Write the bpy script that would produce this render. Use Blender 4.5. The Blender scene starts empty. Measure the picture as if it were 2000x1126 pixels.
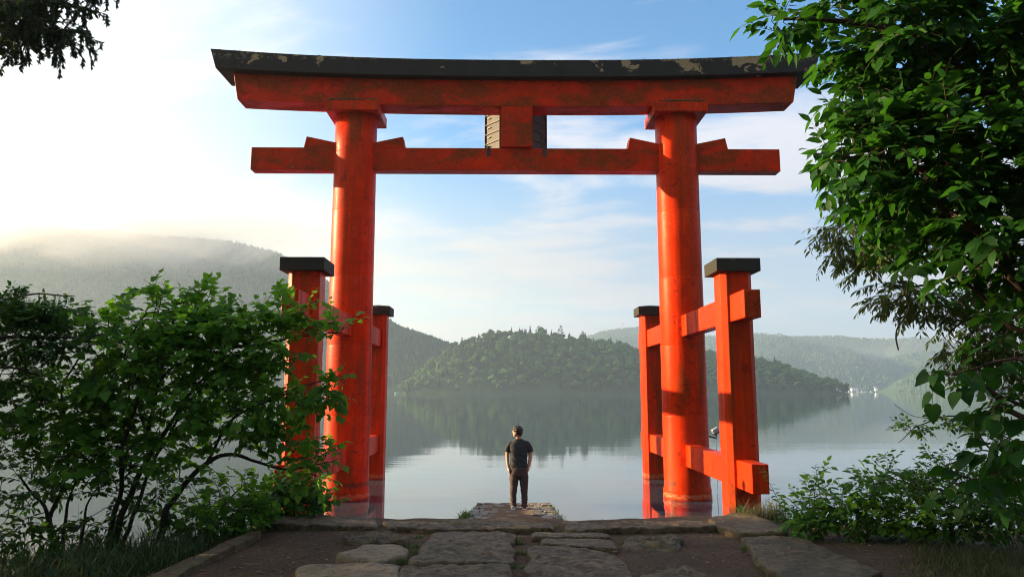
import bpy, bmesh, math, random
import numpy as np
from mathutils import Vector, Matrix, noise
random.seed(7); rng = np.random.default_rng(7)
R = math.radians
scene = bpy.context.scene
COL = scene.collection

# ---------------------------------------------------------------- camera
F, PITCH, CAMZ = 1420.0, R(8.0), 2.88
cam_d = bpy.data.cameras.new('camera'); cam = bpy.data.objects.new('camera', cam_d); COL.objects.link(cam)
cam.location = (0, 0, CAMZ); cam.rotation_euler = (math.pi/2 + PITCH, 0, 0)
cam_d.sensor_width = 36; cam_d.lens = 36*F/2000.0; cam_d.clip_start = .05; cam_d.clip_end = 12000
scene.camera = cam

# ---------------------------------------------------------------- sky, sun, exposure
SUN_AZ, SUN_EL = R(-80), R(12.9)          # azimuth from +Y, negative = to the left
world = bpy.data.worlds.new('World'); scene.world = world; world.use_nodes = True
def N(nt, t, **kw):
    n = nt.nodes.new(t)
    for k, v in kw.items():
        if k in ('operation','blend_type','data_type','noise_dimensions','feature','distance','mode','sky_type','interpolation','clamp','wave_type','bands_direction','attribute_name','noise_type','vector_type','normalize','from_instancer'): setattr(n, k, v)
        else: n.inputs[k].default_value = v
    return n
def L(nt, a, b): nt.links.new(a, b)
def ramp(nt, fac, stops, interp='LINEAR'):
    r = nt.nodes.new('ShaderNodeValToRGB'); r.color_ramp.interpolation = interp
    e = r.color_ramp.elements
    while len(e) < len(stops): e.new(.5)
    for i, (p, c) in enumerate(stops):
        e[i].position = p; e[i].color = (c, c, c, 1) if isinstance(c, (int, float)) else (*c, 1)
    L(nt, fac, r.inputs[0]); return r.outputs[0]
def math_(nt, op, a, b=None, clamp=False):
    m = nt.nodes.new('ShaderNodeMath'); m.operation = op; m.use_clamp = clamp
    for i, v in enumerate((a, b)):
        if v is None: continue
        if isinstance(v, (int, float)): m.inputs[i].default_value = v
        else: L(nt, v, m.inputs[i])
    return m.outputs[0]
def mixc(nt, fac, a, b, mode='MIX'):
    m = nt.nodes.new('ShaderNodeMix'); m.data_type = 'RGBA'; m.blend_type = mode; m.clamp_factor = True
    for i, v in ((0, fac), (6, a), (7, b)):
        if isinstance(v, (int, float)): m.inputs[i].default_value = v if i == 0 else (v, v, v, 1)
        elif isinstance(v, tuple): m.inputs[i].default_value = (*v, 1)
        else: L(nt, v, m.inputs[i])
    return m.outputs[2]

nt = world.node_tree; nt.nodes.clear()
sky = N(nt, 'ShaderNodeTexSky', sky_type='NISHITA'); sky.sun_disc = False
sky.sun_elevation = SUN_EL; sky.sun_rotation = SUN_AZ; sky.altitude = 700; sky.air_density = 1.0; sky.dust_density = 2.6; sky.ozone_density = 1.0
tc = N(nt, 'ShaderNodeTexCoord'); sep = N(nt, 'ShaderNodeSeparateXYZ'); L(nt, tc.outputs['Generated'], sep.inputs[0])
zz = math_(nt, 'ADD', math_(nt, 'MAXIMUM', sep.outputs[2], 0.0), .16)
cx = math_(nt, 'DIVIDE', sep.outputs[0], zz); cy = math_(nt, 'DIVIDE', sep.outputs[1], zz)
cmb = N(nt, 'ShaderNodeCombineXYZ'); L(nt, cx, cmb.inputs[0]); L(nt, cy, cmb.inputs[1])
mp = N(nt, 'ShaderNodeMapping'); mp.inputs['Rotation'].default_value = (0, 0, .5); mp.inputs['Scale'].default_value = (1.0, 1.9, 1); mp.inputs['Location'].default_value = (3.3, 1.2, 0)
L(nt, cmb.outputs[0], mp.inputs[0])
n1 = N(nt, 'ShaderNodeTexNoise', Scale=1.6, Detail=9.0, Roughness=.58, Distortion=.35); L(nt, mp.outputs[0], n1.inputs['Vector'])
n2 = N(nt, 'ShaderNodeTexNoise', Scale=.45, Detail=2.0); L(nt, mp.outputs[0], n2.inputs['Vector'])
cl = math_(nt, 'ADD', math_(nt, 'ADD', n1.outputs[0], .075), math_(nt, 'MULTIPLY', math_(nt, 'SUBTRACT', n2.outputs[0], .5), .9))
clm = ramp(nt, cl, [(.47, 0), (.70, .85)], 'EASE')
skyc = mixc(nt, 1.0, sky.outputs[0], (.34, .86, 1.20), 'MULTIPLY')
skyw = mixc(nt, clm, skyc, (3.5, 3.4, 3.55))
# pale band of morning haze low in the sky, warmer towards the sun
sdot = math_(nt, 'ADD', math_(nt, 'MULTIPLY', sep.outputs[0], math.sin(SUN_AZ)), math_(nt, 'MULTIPLY', sep.outputs[1], math.cos(SUN_AZ)))
hcol = mixc(nt, ramp(nt, sdot, [(.0, 0), (.75, 1)]), (1.95, 1.93, 2.12), (5.4, 4.7, 2.9))
hz_f = ramp(nt, sep.outputs[2], [(0.0, .95), (.13, .70), (.36, 0)], 'EASE')
skyw = mixc(nt, hz_f, skyw, hcol)
# wide pale glow of the low sun
g3 = math_(nt, 'ADD', math_(nt, 'MULTIPLY', sdot, math.cos(SUN_EL)), math_(nt, 'MULTIPLY', sep.outputs[2], math.sin(SUN_EL)))
skyw = mixc(nt, ramp(nt, g3, [(.28, 0), (.80, .93)], 'EASE'), skyw, mixc(nt, ramp(nt, sep.outputs[2], [(.16, 0), (.42, 1)]), (4.4, 3.85, 2.55), (4.0, 4.15, 4.35)))
bg = N(nt, 'ShaderNodeBackground', Strength=.068); L(nt, skyw, bg.inputs[0])
wo = N(nt, 'ShaderNodeOutputWorld'); L(nt, bg.outputs[0], wo.inputs[0])

sun_d = bpy.data.lights.new('sun', 'SUN'); sun = bpy.data.objects.new('sun', sun_d); COL.objects.link(sun)
sun_d.energy = 5.0; sun_d.angle = R(.6); sun_d.color = (1.0, .74, .44)
sdir = Vector((math.sin(SUN_AZ)*math.cos(SUN_EL), math.cos(SUN_AZ)*math.cos(SUN_EL), math.sin(SUN_EL)))
sun.rotation_euler = sdir.to_track_quat('Z', 'Y').to_euler(); sun.location = (-20, 10, 30)

vs = scene.view_settings; vs.view_transform = 'Standard'; vs.look = 'None'; vs.exposure = 2.0; vs.gamma = 1.0; vs.use_curve_mapping = False
scene.render.engine = 'CYCLES'
cy_ = scene.cycles; cy_.use_denoising = True; cy_.filter_width = 1.0; cy_.volume_bounces = 1; cy_.max_bounces = 8; cy_.diffuse_bounces = 3; cy_.transparent_max_bounces = 8
cy_.sample_clamp_indirect = 6; cy_.caustics_reflective = False; cy_.caustics_refractive = False
HAZE = .00027

# ---------------------------------------------------------------- helpers
cp, sp = math.cos(PITCH), math.sin(PITCH)
def P(px, py, Y):
    """world point seen at photo pixel (px,py) whose distance north of the camera is Y"""
    a = (563-py)/F
    Z = Y*(a*cp+sp)/(cp-a*sp)
    return Vector(((px-1000)/F*(Y*cp+Z*sp), Y, Z+CAMZ))
def G(px, py, z):
    a = (563-py)/F; t = (a*cp+sp)/(cp-a*sp); Y = (z-CAMZ)/t
    return P(px, py, Y)
def proj(p):
    x, y, z = p[0], p[1], p[2]-CAMZ
    d = y*cp+z*sp
    return (1000+F*x/d, 563-F*(-y*sp+z*cp)/d, d)

def tag(o, label=None, cat=None, group=None, kind=None):
    if label: o['label'] = label
    if cat: o['category'] = cat
    if group: o['group'] = group
    if kind: o['kind'] = kind
    return o
def link(name, me, parent=None, mat=None, smooth=False):
    o = bpy.data.objects.new(name, me); COL.objects.link(o)
    if parent is not None: o.parent = parent; 
    if parent is not None and parent.type == 'EMPTY' or parent is not None:
        o.matrix_parent_inverse = parent_world(parent).inverted()
    if mat: me.materials.append(mat)
    if smooth: me.shade_smooth()
    return o
def parent_world(p):
    m = p.matrix_basis.copy()
    if p.parent: m = parent_world(p.parent) @ p.matrix_parent_inverse @ m
    return m
def empty(name, loc, label=None, cat=None, group=None, kind=None, rz=0):
    o = bpy.data.objects.new(name, None); COL.objects.link(o); o.location = loc; o.rotation_euler = (0, 0, rz); o.empty_display_size = .2
    return tag(o, label, cat, group, kind)
def mesh(name, verts, faces, tint=None):
    me = bpy.data.meshes.new(name)
    if isinstance(verts, np.ndarray) and isinstance(faces, np.ndarray):
        me.vertices.add(len(verts)); me.vertices.foreach_set('co', verts.astype(np.float32).ravel())
        k = faces.shape[1]
        me.loops.add(faces.size); me.loops.foreach_set('vertex_index', faces.astype(np.int32).ravel())
        me.polygons.add(len(faces)); me.polygons.foreach_set('loop_start', np.arange(0, faces.size, k, dtype=np.int32))
        me.update(calc_edges=True)
    else:
        me.from_pydata([tuple(v) for v in verts], [], [tuple(f) for f in faces])
    if tint is not None:
        a = me.attributes.new('tint', 'FLOAT', 'POINT'); a.data.foreach_set('value', np.asarray(tint, dtype=np.float32))
    return me
def bm_mesh(name, bm):
    me = bpy.data.meshes.new(name); bmesh.ops.recalc_face_normals(bm, faces=bm.faces); bm.to_mesh(me); bm.free(); return me
def frame_dir(d, up=(0, 0, 1)):
    d = Vector(d).normalized(); u = Vector(up)
    if abs(d.dot(u)) > .97: u = Vector((0, 1, 0))
    s = d.cross(u).normalized(); return d, s, s.cross(d).normalized()
class MB:
    def __init__(s): s.v = []; s.f = []
    def box(s, c, d, M=None):
        b = len(s.v)
        for sx, sy, sz in ((-1,-1,-1),(1,-1,-1),(1,1,-1),(-1,1,-1),(-1,-1,1),(1,-1,1),(1,1,1),(-1,1,1)):
            p = Vector((sx*d[0]/2, sy*d[1]/2, sz*d[2]/2))
            if M: p = M @ p
            s.v.append(p+Vector(c))
        for f in ((0,3,2,1),(4,5,6,7),(0,1,5,4),(1,2,6,5),(2,3,7,6),(3,0,4,7)): s.f.append([b+i for i in f])
        return s
    def hexa(s, pts):
        b = len(s.v); s.v += [Vector(p) for p in pts]
        for f in ((0,3,2,1),(4,5,6,7),(0,1,5,4),(1,2,6,5),(2,3,7,6),(3,0,4,7)): s.f.append([b+i for i in f])
        return s
    def prism(s, poly, axis, a, b_):
        """poly: 2D points, extruded along axis (0 x,1 y,2 z) from a to b"""
        n = len(poly); b = len(s.v)
        for t in (a, b_):
            for (u, w) in poly:
                p = [0, 0, 0]; o = [i for i in range(3) if i != axis]; p[o[0]] = u; p[o[1]] = w; p[axis] = t; s.v.append(Vector(p))
        s.f.append(list(range(b, b+n))); s.f.append(list(range(b+2*n-1, b+n-1, -1)))
        for i in range(n): j = (i+1) % n; s.f.append([b+i, b+n+i, b+n+j, b+j])
        return s
    def tube(s, pts, rad, k=6, cap=True):
        pts = [Vector(p) for p in pts]
        if isinstance(rad, (int, float)): rad = [rad]*len(pts)
        b0 = len(s.v); prev = None
        for i, p in enumerate(pts):
            d = (pts[min(i+1, len(pts)-1)]-pts[max(i-1, 0)])
            if d.length < 1e-7: d = Vector((0, 0, 1))
            d.normalize()
            if prev is None: _, sd, up = frame_dir(d)
            else:
                sd = (prev - d*prev.dot(d));
                if sd.length < 1e-5: _, sd, up = frame_dir(d)
                sd.normalize(); up = sd.cross(d)
            prev = sd
            for j in range(k):
                a = 2*math.pi*j/k; s.v.append(p+(sd*math.cos(a)+up*math.sin(a))*rad[i])
        for i in range(len(pts)-1):
            for j in range(k):
                j2 = (j+1) % k; s.f.append([b0+i*k+j, b0+i*k+j2, b0+(i+1)*k+j2, b0+(i+1)*k+j])
        if cap: s.f.append([b0+j for j in range(k)][::-1]); s.f.append([b0+(len(pts)-1)*k+j for j in range(k)])
        return s
    def sphere(s, c, r, seg=10, rings=7):
        c = Vector(c); r = Vector(r) if not isinstance(r, (int, float)) else Vector((r, r, r)); b = len(s.v)
        s.v.append(c+Vector((0, 0, r.z)))
        for i in range(1, rings):
            t = math.pi*i/rings
            for j in range(seg):
                a = 2*math.pi*j/seg; s.v.append(c+Vector((r.x*math.sin(t)*math.cos(a), r.y*math.sin(t)*math.sin(a), r.z*math.cos(t))))
        s.v.append(c-Vector((0, 0, r.z))); e = len(s.v)-1
        for j in range(seg): s.f.append([b, b+1+j, b+1+(j+1) % seg]); s.f.append([e, e-seg+(j+1) % seg, e-seg+j])
        for i in range(rings-2):
            for j in range(seg):
                q = b+1+i*seg; s.f.append([q+j, q+seg+j, q+seg+(j+1) % seg, q+(j+1) % seg])
        return s
    def build(s, name, mat, parent=None, bevel=0, smooth=False, seg=1):
        me = bpy.data.meshes.new(name); me.from_pydata([tuple(v) for v in s.v], [], s.f)
        if bevel:
            bm = bmesh.new(); bm.from_mesh(me)
            bmesh.ops.recalc_face_normals(bm, faces=bm.faces)
            es = [e for e in bm.edges if len(e.link_faces) == 2 and e.calc_face_angle(0) > R(25)]
            bmesh.ops.bevel(bm, geom=es, offset=bevel, segments=seg, affect='EDGES', clamp_overlap=True); bm.to_mesh(me); bm.free()
        return link(name, me, parent, mat, smooth)
def copy_one(o, name, parent=None, M=None):
    c = o.copy(); c.name = name; COL.objects.link(c)
    if parent is not None: c.parent = parent; c.matrix_parent_inverse = Matrix.Identity(4)
    if M is not None: c.matrix_basis = M
    return c

# ---------------------------------------------------------------- materials
def newmat(name):
    m = bpy.data.materials.new(name); m.use_nodes = True; nt = m.node_tree; nt.nodes.clear()
    out = nt.nodes.new('ShaderNodeOutputMaterial'); p = nt.nodes.new('ShaderNodeBsdfPrincipled'); L(nt, p.outputs[0], out.inputs[0])
    return m, nt, p, out
def pos(nt, scale=(1, 1, 1), obj=False):
    if obj: src = nt.nodes.new('ShaderNodeTexCoord').outputs['Object']
    else: src = nt.nodes.new('ShaderNodeNewGeometry').outputs['Position']
    m = nt.nodes.new('ShaderNodeMapping'); m.inputs['Scale'].default_value = scale; L(nt, src, m.inputs[0]); return m.outputs[0]
def nz(nt, vec, scale, detail=5, rough=.55, dist=0):
    n = N(nt, 'ShaderNodeTexNoise', Scale=scale, Detail=float(detail), Roughness=rough, Distortion=dist); L(nt, vec, n.inputs['Vector']); return n.outputs[0]
def bump(nt, p, h, strength=.3, dist=.02):
    b = N(nt, 'ShaderNodeBump', Strength=strength, Distance=dist); L(nt, h, b.inputs['Height']); L(nt, b.outputs[0], p.inputs['Normal']); return b
def simple(name, col, rough=.6, bumpy=0, var=.25, scale=6, metal=0, spec=.5):
    m, nt, p, o = newmat(name)
    n = nz(nt, pos(nt), scale)
    c = mixc(nt, ramp(nt, n, [(.3, 0), (.7, 1)]), tuple(x*(1-var) for x in col), tuple(min(1, x*(1+var)) for x in col))
    L(nt, c, p.inputs['Base Color']); p.inputs['Roughness'].default_value = rough; p.inputs['Metallic'].default_value = metal; p.inputs['Specular IOR Level'].default_value = spec
    if bumpy: bump(nt, p, nz(nt, pos(nt), scale*6), bumpy, .01)
    return m

def red_paint(name, weather=.5, wear_streak=(3.0, 3.0, .5), water=False, base=(.76, .036, .0003)):
    m, nt, p, o = newmat(name)
    v = pos(nt, wear_streak)
    big = nz(nt, v, .9, 7, .62, .4); fine = nz(nt, pos(nt), 14, 6, .6); mid = nz(nt, pos(nt), 2.6, 8, .66, .6)
    c = mixc(nt, ramp(nt, mid, [(.35, 0), (.65, 1)]), base, (base[0]*.70, base[1]*.55, base[2]*.9))
    st_k = ramp(nt, nz(nt, pos(nt, (wear_streak[0]*5, wear_streak[1]*5, wear_streak[2]*1.2)), 1.0, 5, .6), [(.42, 0), (.62, .55)])
    c = mixc(nt, st_k, c, (base[0]*.55, base[1]*.42, base[2]))
    # brown weathering patches, plus painted shade on the front faces
    w = ramp(nt, big, [(.56-.13*weather, 0), (.595, .55+.35*weather)])
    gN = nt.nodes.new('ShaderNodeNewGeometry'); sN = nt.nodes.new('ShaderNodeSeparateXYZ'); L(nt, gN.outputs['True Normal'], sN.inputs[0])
    front_shade = ramp(nt, math_(nt, 'MULTIPLY', sN.outputs[1], -1.0), [(.55, 0), (.95, 1)])  # faces turned to the viewer get extra brown, shade put into the colour
    w = math_(nt, 'ADD', w, math_(nt, 'MULTIPLY', front_shade, math_(nt, 'MULTIPLY', ramp(nt, nz(nt, v, 1.7, 6, .6, .5), [(.36, .15), (.56, 1)]), .55*min(1, weather*1.4))), True)
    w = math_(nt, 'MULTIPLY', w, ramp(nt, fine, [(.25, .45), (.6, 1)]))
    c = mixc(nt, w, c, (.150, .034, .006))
    # peeled edges: small darker, redder flakes and pale specks
    pe = ramp(nt, nz(nt, pos(nt), 3.4, 10, .72, 1.2), [(.585, 0), (.60, 1)])
    c = mixc(nt, math_(nt, 'MULTIPLY', pe, .8), c, (.20, .012, .006))
    sk = math_(nt, 'MULTIPLY', ramp(nt, nz(nt, pos(nt), 30, 3, .6), [(.69, 0), (.71, 1)]), ramp(nt, nz(nt, pos(nt), 1.2, 3), [(.54, 0), (.6, 1)]))
    c = mixc(nt, sk, c, (.5, .42, .38))
    if water:
        g = nt.nodes.new('ShaderNodeNewGeometry'); s = nt.nodes.new('ShaderNodeSeparateXYZ'); L(nt, g.outputs['Position'], s.inputs[0])
        z = math_(nt, 'ADD', s.outputs[2], math_(nt, 'MULTIPLY', math_(nt, 'SUBTRACT', mid, .5), .22))
        lime = ramp(nt, z, [(.03, 0), (.07, 1), (.15, .85), (.19, 0)])
        grime = ramp(nt, math_(nt, 'MULTIPLY', z, 1.0), [(.30, 0), (.42, .8), (.50, 0)])
        c = mixc(nt, math_(nt, 'MULTIPLY', grime, ramp(nt, nz(nt, pos(nt), 1.1, 3), [(.45, 0), (.6, 1)])), c, (.035, .028, .02))
        c = mixc(nt, math_(nt, 'MULTIPLY', lime, ramp(nt, nz(nt, pos(nt, (1, 1, 3)), 9, 6, .7), [(.42, 0), (.62, .7)])), c, (.46, .24, .12))
        c = mixc(nt, ramp(nt, z, [(-.02, .8), (.04, 0)]), c, (.10, .02, .01))
    L(nt, c, p.inputs['Base Color'])
    L(nt, ramp(nt, math_(nt, 'ADD', math_(nt, 'MULTIPLY', w, .5), math_(nt, 'MULTIPLY', fine, .4)), [(.1, .34), (.7, .7)]), p.inputs['Roughness'])
    p.inputs['Specular IOR Level'].default_value = .14; p.inputs['Specular Tint'].default_value = (1, .55, .25, 1)
    bump(nt, p, math_(nt, 'ADD', math_(nt, 'MULTIPLY', nz(nt, pos(nt), 35, 4, .6), .5), math_(nt, 'MULTIPLY', pe, -.4)), .35, .006)
    return m
M_RED = red_paint('vermilion paint', .45)
M_PILLAR = red_paint('vermilion pillar paint', .35, (2.2, 2.2, .22), True)
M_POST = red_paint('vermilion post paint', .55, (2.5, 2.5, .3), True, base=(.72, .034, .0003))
M_LINTEL = red_paint('weathered vermilion paint', .95, (.7, 1.5, 1.6), False, base=(.80, .026, .0003))
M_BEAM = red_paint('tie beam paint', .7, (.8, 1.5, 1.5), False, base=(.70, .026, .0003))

M_SEAM = simple('seam filler', (.10, .018, .006), .8)
def black_wood(name, peel=1.0, zlo=0, zhi=1, base=(.012, .010, .007)):
    m, nt, p, o = newmat(name)
    g = nt.nodes.new('ShaderNodeNewGeometry'); s = nt.nodes.new('ShaderNodeSeparateXYZ'); L(nt, g.outputs['Position'], s.inputs[0])
    t = math_(nt, 'DIVIDE', math_(nt, 'SUBTRACT', s.outputs[2], zlo), zhi-zlo, True)
    a = nz(nt, pos(nt, (.9, 1, 1.3)), 1.5, 8, .62, .5)
    pe = ramp(nt, math_(nt, 'ADD', math_(nt, 'ADD', a, math_(nt, 'MULTIPLY', t, .12)), math_(nt, 'MULTIPLY', s.outputs[0], .006)), [(.668, 0), (.678, 1)])
    rim = math_(nt, 'MULTIPLY', ramp(nt, t, [(.80, 0), (.95, 1)]), ramp(nt, nz(nt, pos(nt), 9, 6, .75), [(.5, 0), (.62, 1)]))
    c = mixc(nt, nz(nt, pos(nt, (1, 1, .4)), 2.5, 6), base, (.028, .026, .018))
    c = mixc(nt, math_(nt, 'MULTIPLY', pe, peel, True), c, mixc(nt, nz(nt, pos(nt), 12, 4), (.16, .11, .05), (.36, .26, .13)))
    c = mixc(nt, math_(nt, 'MULTIPLY', rim, .7*peel, True), c, (.20, .17, .10))
    L(nt, c, p.inputs['Base Color']); p.inputs['Roughness'].default_value = .7; p.inputs['Specular IOR Level'].default_value = .2
    bump(nt, p, math_(nt, 'ADD', nz(nt, pos(nt), 22, 5), math_(nt, 'MULTIPLY', pe, -.8)), .4, .01)
    return m
M_CAPBEAM = black_wood('peeling black wood', 1.0, 11.75, 12.3)
M_CAP = black_wood('black post cap paint', .25, 5.5, 5.85, (.022, .021, .012))
M_IRON = simple('black iron', (.012, .012, .013), .45, 0, .2, 8, .3)
M_PLQ = simple('weathered plaque board', (.042, .036, .020), .7, .3, .5, 4)
M_PLQF = simple('plaque frame wood', (.055, .028, .018), .6, .2, .3, 5)
M_MOSS = simple('moss', (.05, .075, .02), .95, .5, .4, 20)

def stone_mat(name, a, b, moss=.3, bs=1.0):
    m, nt, p, o = newmat(name)
    v = pos(nt, (.7, 1.5, 1)); n = nz(nt, v, 7, 9, .68, .5); q = nz(nt, pos(nt, (.95, .62, 1)), 9, 8, .72, .9); s_ = nz(nt, pos(nt), 60, 3, .6); mo = nz(nt, pos(nt), 1.7, 6, .62)
    c = mixc(nt, ramp(nt, n, [(.3, 0), (.7, 1)]), a, b)
    c = mixc(nt, ramp(nt, mo, [(.5, 0), (.68, moss)]), c, (.055, .062, .022))
    c = mixc(nt, math_(nt, 'MULTIPLY', ramp(nt, q, [(.34, 1), (.52, 0)]), .85), c, tuple(x*.28 for x in a))  # hollows of the relief darkened in the colour, as crevice shade
    c = mixc(nt, ramp(nt, q, [(.56, 0), (.70, .6)]), c, tuple(min(1, x*1.7) for x in b))  # ridges lightened in the colour, standing in for glints
    c = mixc(nt, ramp(nt, s_, [(.62, 0), (.7, .5)]), c, tuple(min(1, x*1.8) for x in b))
    L(nt, c, p.inputs['Base Color']); p.inputs['Roughness'].default_value = .58; p.inputs['Specular IOR Level'].default_value = .28
    bump(nt, p, math_(nt, 'ADD', math_(nt, 'MULTIPLY', q, 1.5), math_(nt, 'MULTIPLY', s_, .12)), 1.0*bs, .06)
    return m
M_STONE = stone_mat('rough hewn stone', (.060, .037, .017), (.240, .170, .092), .45)
M_STONE2 = stone_mat('smooth worn stone', (.16, .110, .058), (.25, .182, .105), .12, .35)
M_STONE3 = stone_mat('mossy stone', (.072, .048, .020), (.185, .132, .062), .7, .8)
M_PAVE = stone_mat('pier paving stone', (.14, .12, .09), (.34, .31, .26), .35, .5)
def soil_mat():
    m, nt, p, o = newmat('trodden soil')
    n = nz(nt, pos(nt), 1.3, 8, .65, .4); f = nz(nt, pos(nt), 22, 8, .72); g = nz(nt, pos(nt), 90, 3, .6)
    c = mixc(nt, ramp(nt, n, [(.3, 0), (.7, 1)]), (.050, .024, .009), (.155, .080, .031))
    c = mixc(nt, ramp(nt, f, [(.35, .7), (.6, 0)]), c, (.020, .014, .010))
    c = mixc(nt, ramp(nt, g, [(.68, 0), (.74, .35)]), c, (.18, .14, .10))
    L(nt, c, p.inputs['Base Color']); p.inputs['Roughness'].default_value = .95
    bump(nt, p, math_(nt, 'ADD', f, math_(nt, 'MULTIPLY', g, .3)), 1.0, .03)
    return m
M_SOIL = soil_mat()

def leaf_mat(name, dark, light, trans=.45, rough=.42, red=None):
    m, nt, p, o = newmat(name)
    a = N(nt, 'ShaderNodeAttribute', attribute_name='tint')
    c = mixc(nt, a.outputs['Fac'], dark, light)
    c = mixc(nt, ramp(nt, math_(nt, 'ADD', a.outputs['Fac'], math_(nt, 'MULTIPLY', nz(nt, pos(nt), 3.0, 2), .25)), [(1.02, 0), (1.08, .75)]), c, (light[0]*2.6, light[1]*1.25, light[2]))
    n = nz(nt, pos(nt), 25, 2)
    c = mixc(nt, ramp(nt, n, [(.35, 0), (.65, .35)]), c, dark)
    L(nt, c, p.inputs['Base Color']); p.inputs['Roughness'].default_value = rough+.1; p.inputs['Specular IOR Level'].default_value = .22
    tr = N(nt, 'ShaderNodeBsdfTranslucent'); L(nt, mixc(nt, .5, c, (light[0]*1.6, light[1]*1.5, light[2]*.6)), tr.inputs[0])
    mx = N(nt, 'ShaderNodeMixShader'); mx.inputs[0].default_value = trans
    L(nt, p.outputs[0], mx.inputs[1]); L(nt, tr.outputs[0], mx.inputs[2]); L(nt, mx.outputs[0], o.inputs[0])
    return m
M_LEAF_L = leaf_mat('lobed shrub leaf', (.042, .145, .013), (.140, .320, .032), .60)
M_LEAF_D = leaf_mat('dark shrub leaf', (.022, .078, .010), (.060, .150, .018), .5)
M_LEAF_R = leaf_mat('large tree leaf', (.010, .052, .008), (.034, .125, .012), .50)
M_LEAF_F = leaf_mat('fine olive leaf', (.060, .100, .030), (.140, .190, .060), .6)
M_LEAF_W = leaf_mat('undergrowth leaf', (.040, .125, .016), (.110, .250, .036), .5)
M_NEEDLE = leaf_mat('cedar needles', (.012, .028, .008), (.030, .060, .014), .25)
M_GRASS = leaf_mat('grass blade', (.040, .095, .018), (.120, .200, .045), .35)
M_DRY = leaf_mat('dry leaf litter', (.08, .045, .02), (.28, .16, .07), .2)
M_BARK = simple('dark bark', (.026, .020, .015), .9, .8, .4, 9)
M_BARKR = simple('reddish brown bark', (.055, .032, .022), .85, .7, .4, 9)
def forest_mat(name, cols, rnd=True):
    m, nt, p, o = newmat(name)
    n = nz(nt, pos(nt), .035, 5, .6); f = nz(nt, pos(nt), .9, 4, .7)
    oi = nt.nodes.new('ShaderNodeObjectInfo'); a = N(nt, 'ShaderNodeAttribute', attribute_name='tint')
    t = math_(nt, 'ADD', math_(nt, 'MULTIPLY', oi.outputs['Random'], .45), math_(nt, 'MULTIPLY', a.outputs['Fac'], .55))
    c = mixc(nt, t, cols[0], cols[1]); c = mixc(nt, ramp(nt, n, [(.45, 0), (.62, .7)]), c, cols[2])
    c = mixc(nt, ramp(nt, f, [(.4, .5), (.6, 0)]), c, tuple(x*.5 for x in cols[0]))
    L(nt, c, p.inputs['Base Color']); p.inputs['Roughness'].default_value = .85; p.inputs['Specular IOR Level'].default_value = .15
    return m
M_BROAD = forest_mat('island broadleaf crown', [(.034, .105, .022), (.110, .220, .050), (.085, .155, .042)])
M_CONIF = forest_mat('island conifer crown', [(.018, .058, .022), (.048, .112, .036), (.036, .088, .032)])
M_HILL = forest_mat('distant hill forest', [(.025, .055, .022), (.055, .100, .038), (.050, .080, .034)])
M_WHITE = simple('white paint', (.78, .76, .70), .5, 0, .08)
M_ROOF = simple('grey roof', (.22, .21, .20), .6, 0, .2)
M_GREENP = simple('turquoise paint', (.05, .40, .33), .5, 0, .1)
M_PYLON = simple('painted steel', (.45, .30, .28), .5)

# water
def water_mat():
    m, nt, p, o = newmat('lake water')
    p.inputs['Base Color'].default_value = (.022, .048, .064, 1); p.inputs['Roughness'].default_value = .03; p.inputs['IOR'].default_value = 1.75
    p.inputs['Specular IOR Level'].default_value = .6
    a = nz(nt, pos(nt, (.05, .28, 1)), 1.0, 4, .55); b = nz(nt, pos(nt, (.9, 3.0, 1)), 1.0, 4, .6); patch = nz(nt, pos(nt, (.006, .03, 1)), 1.0, 3, .5)
    h = math_(nt, 'ADD', math_(nt, 'MULTIPLY', a, .9), math_(nt, 'MULTIPLY', math_(nt, 'MULTIPLY', b, .20), ramp(nt, patch, [(.42, .15), (.6, 1)])))
    bump(nt, p, h, .022, .5)
    return m
M_WATER = water_mat()

# ================================================================ SETTING
X0, X1, Y0, Y1 = -860, 1900, -60, 2500
ZT = 282.0
w_ = MB(); w_.v = [Vector((X0+5, Y0+5, 0)), Vector((X1-5, Y0+5, 0)), Vector((X1-5, Y1-5, 0)), Vector((X0+5, Y1-5, 0))]; w_.f = [[0, 1, 2, 3]]
tag(w_.build('lake_water', M_WATER), 'calm grey blue lake surface reflecting the wooded islet', kind='structure')
lb = MB(); lb.v = [Vector((X0+2, Y0+2, -3)), Vector((X1-2, Y0+2, -3)), Vector((X1-2, Y1-2, -3)), Vector((X0+2, Y1-2, -3))]; lb.f = [[0, 1, 2, 3]]
tag(lb.build('lake_bed', M_SOIL), 'muddy lake bed under the water', kind='structure')
# haze box
hz = MB().box(((X0+X1)/2, (Y0+Y1)/2, (ZT-4)/2), (X1-X0, Y1-Y0, ZT+4)).build('haze', None)
tag(hz, 'thin pale morning haze over the lake', kind='stuff')
m = bpy.data.materials.new('haze'); m.use_nodes = True; nt = m.node_tree; nt.nodes.clear()
pv = N(nt, 'ShaderNodeVolumePrincipled'); pv.inputs['Density'].default_value = HAZE; pv.inputs['Color'].default_value = (.62, .80, 1, 1); pv.inputs['Anisotropy'].default_value = .35
o_ = nt.nodes.new('ShaderNodeOutputMaterial'); L(nt, pv.outputs[0], o_.inputs['Volume']); hz.data.materials.append(m)
m.volume_intersection_method = 'FAST' if hasattr(m, 'volume_intersection_method') else m.volume_intersection_method if hasattr(m, 'volume_intersection_method') else None

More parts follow.
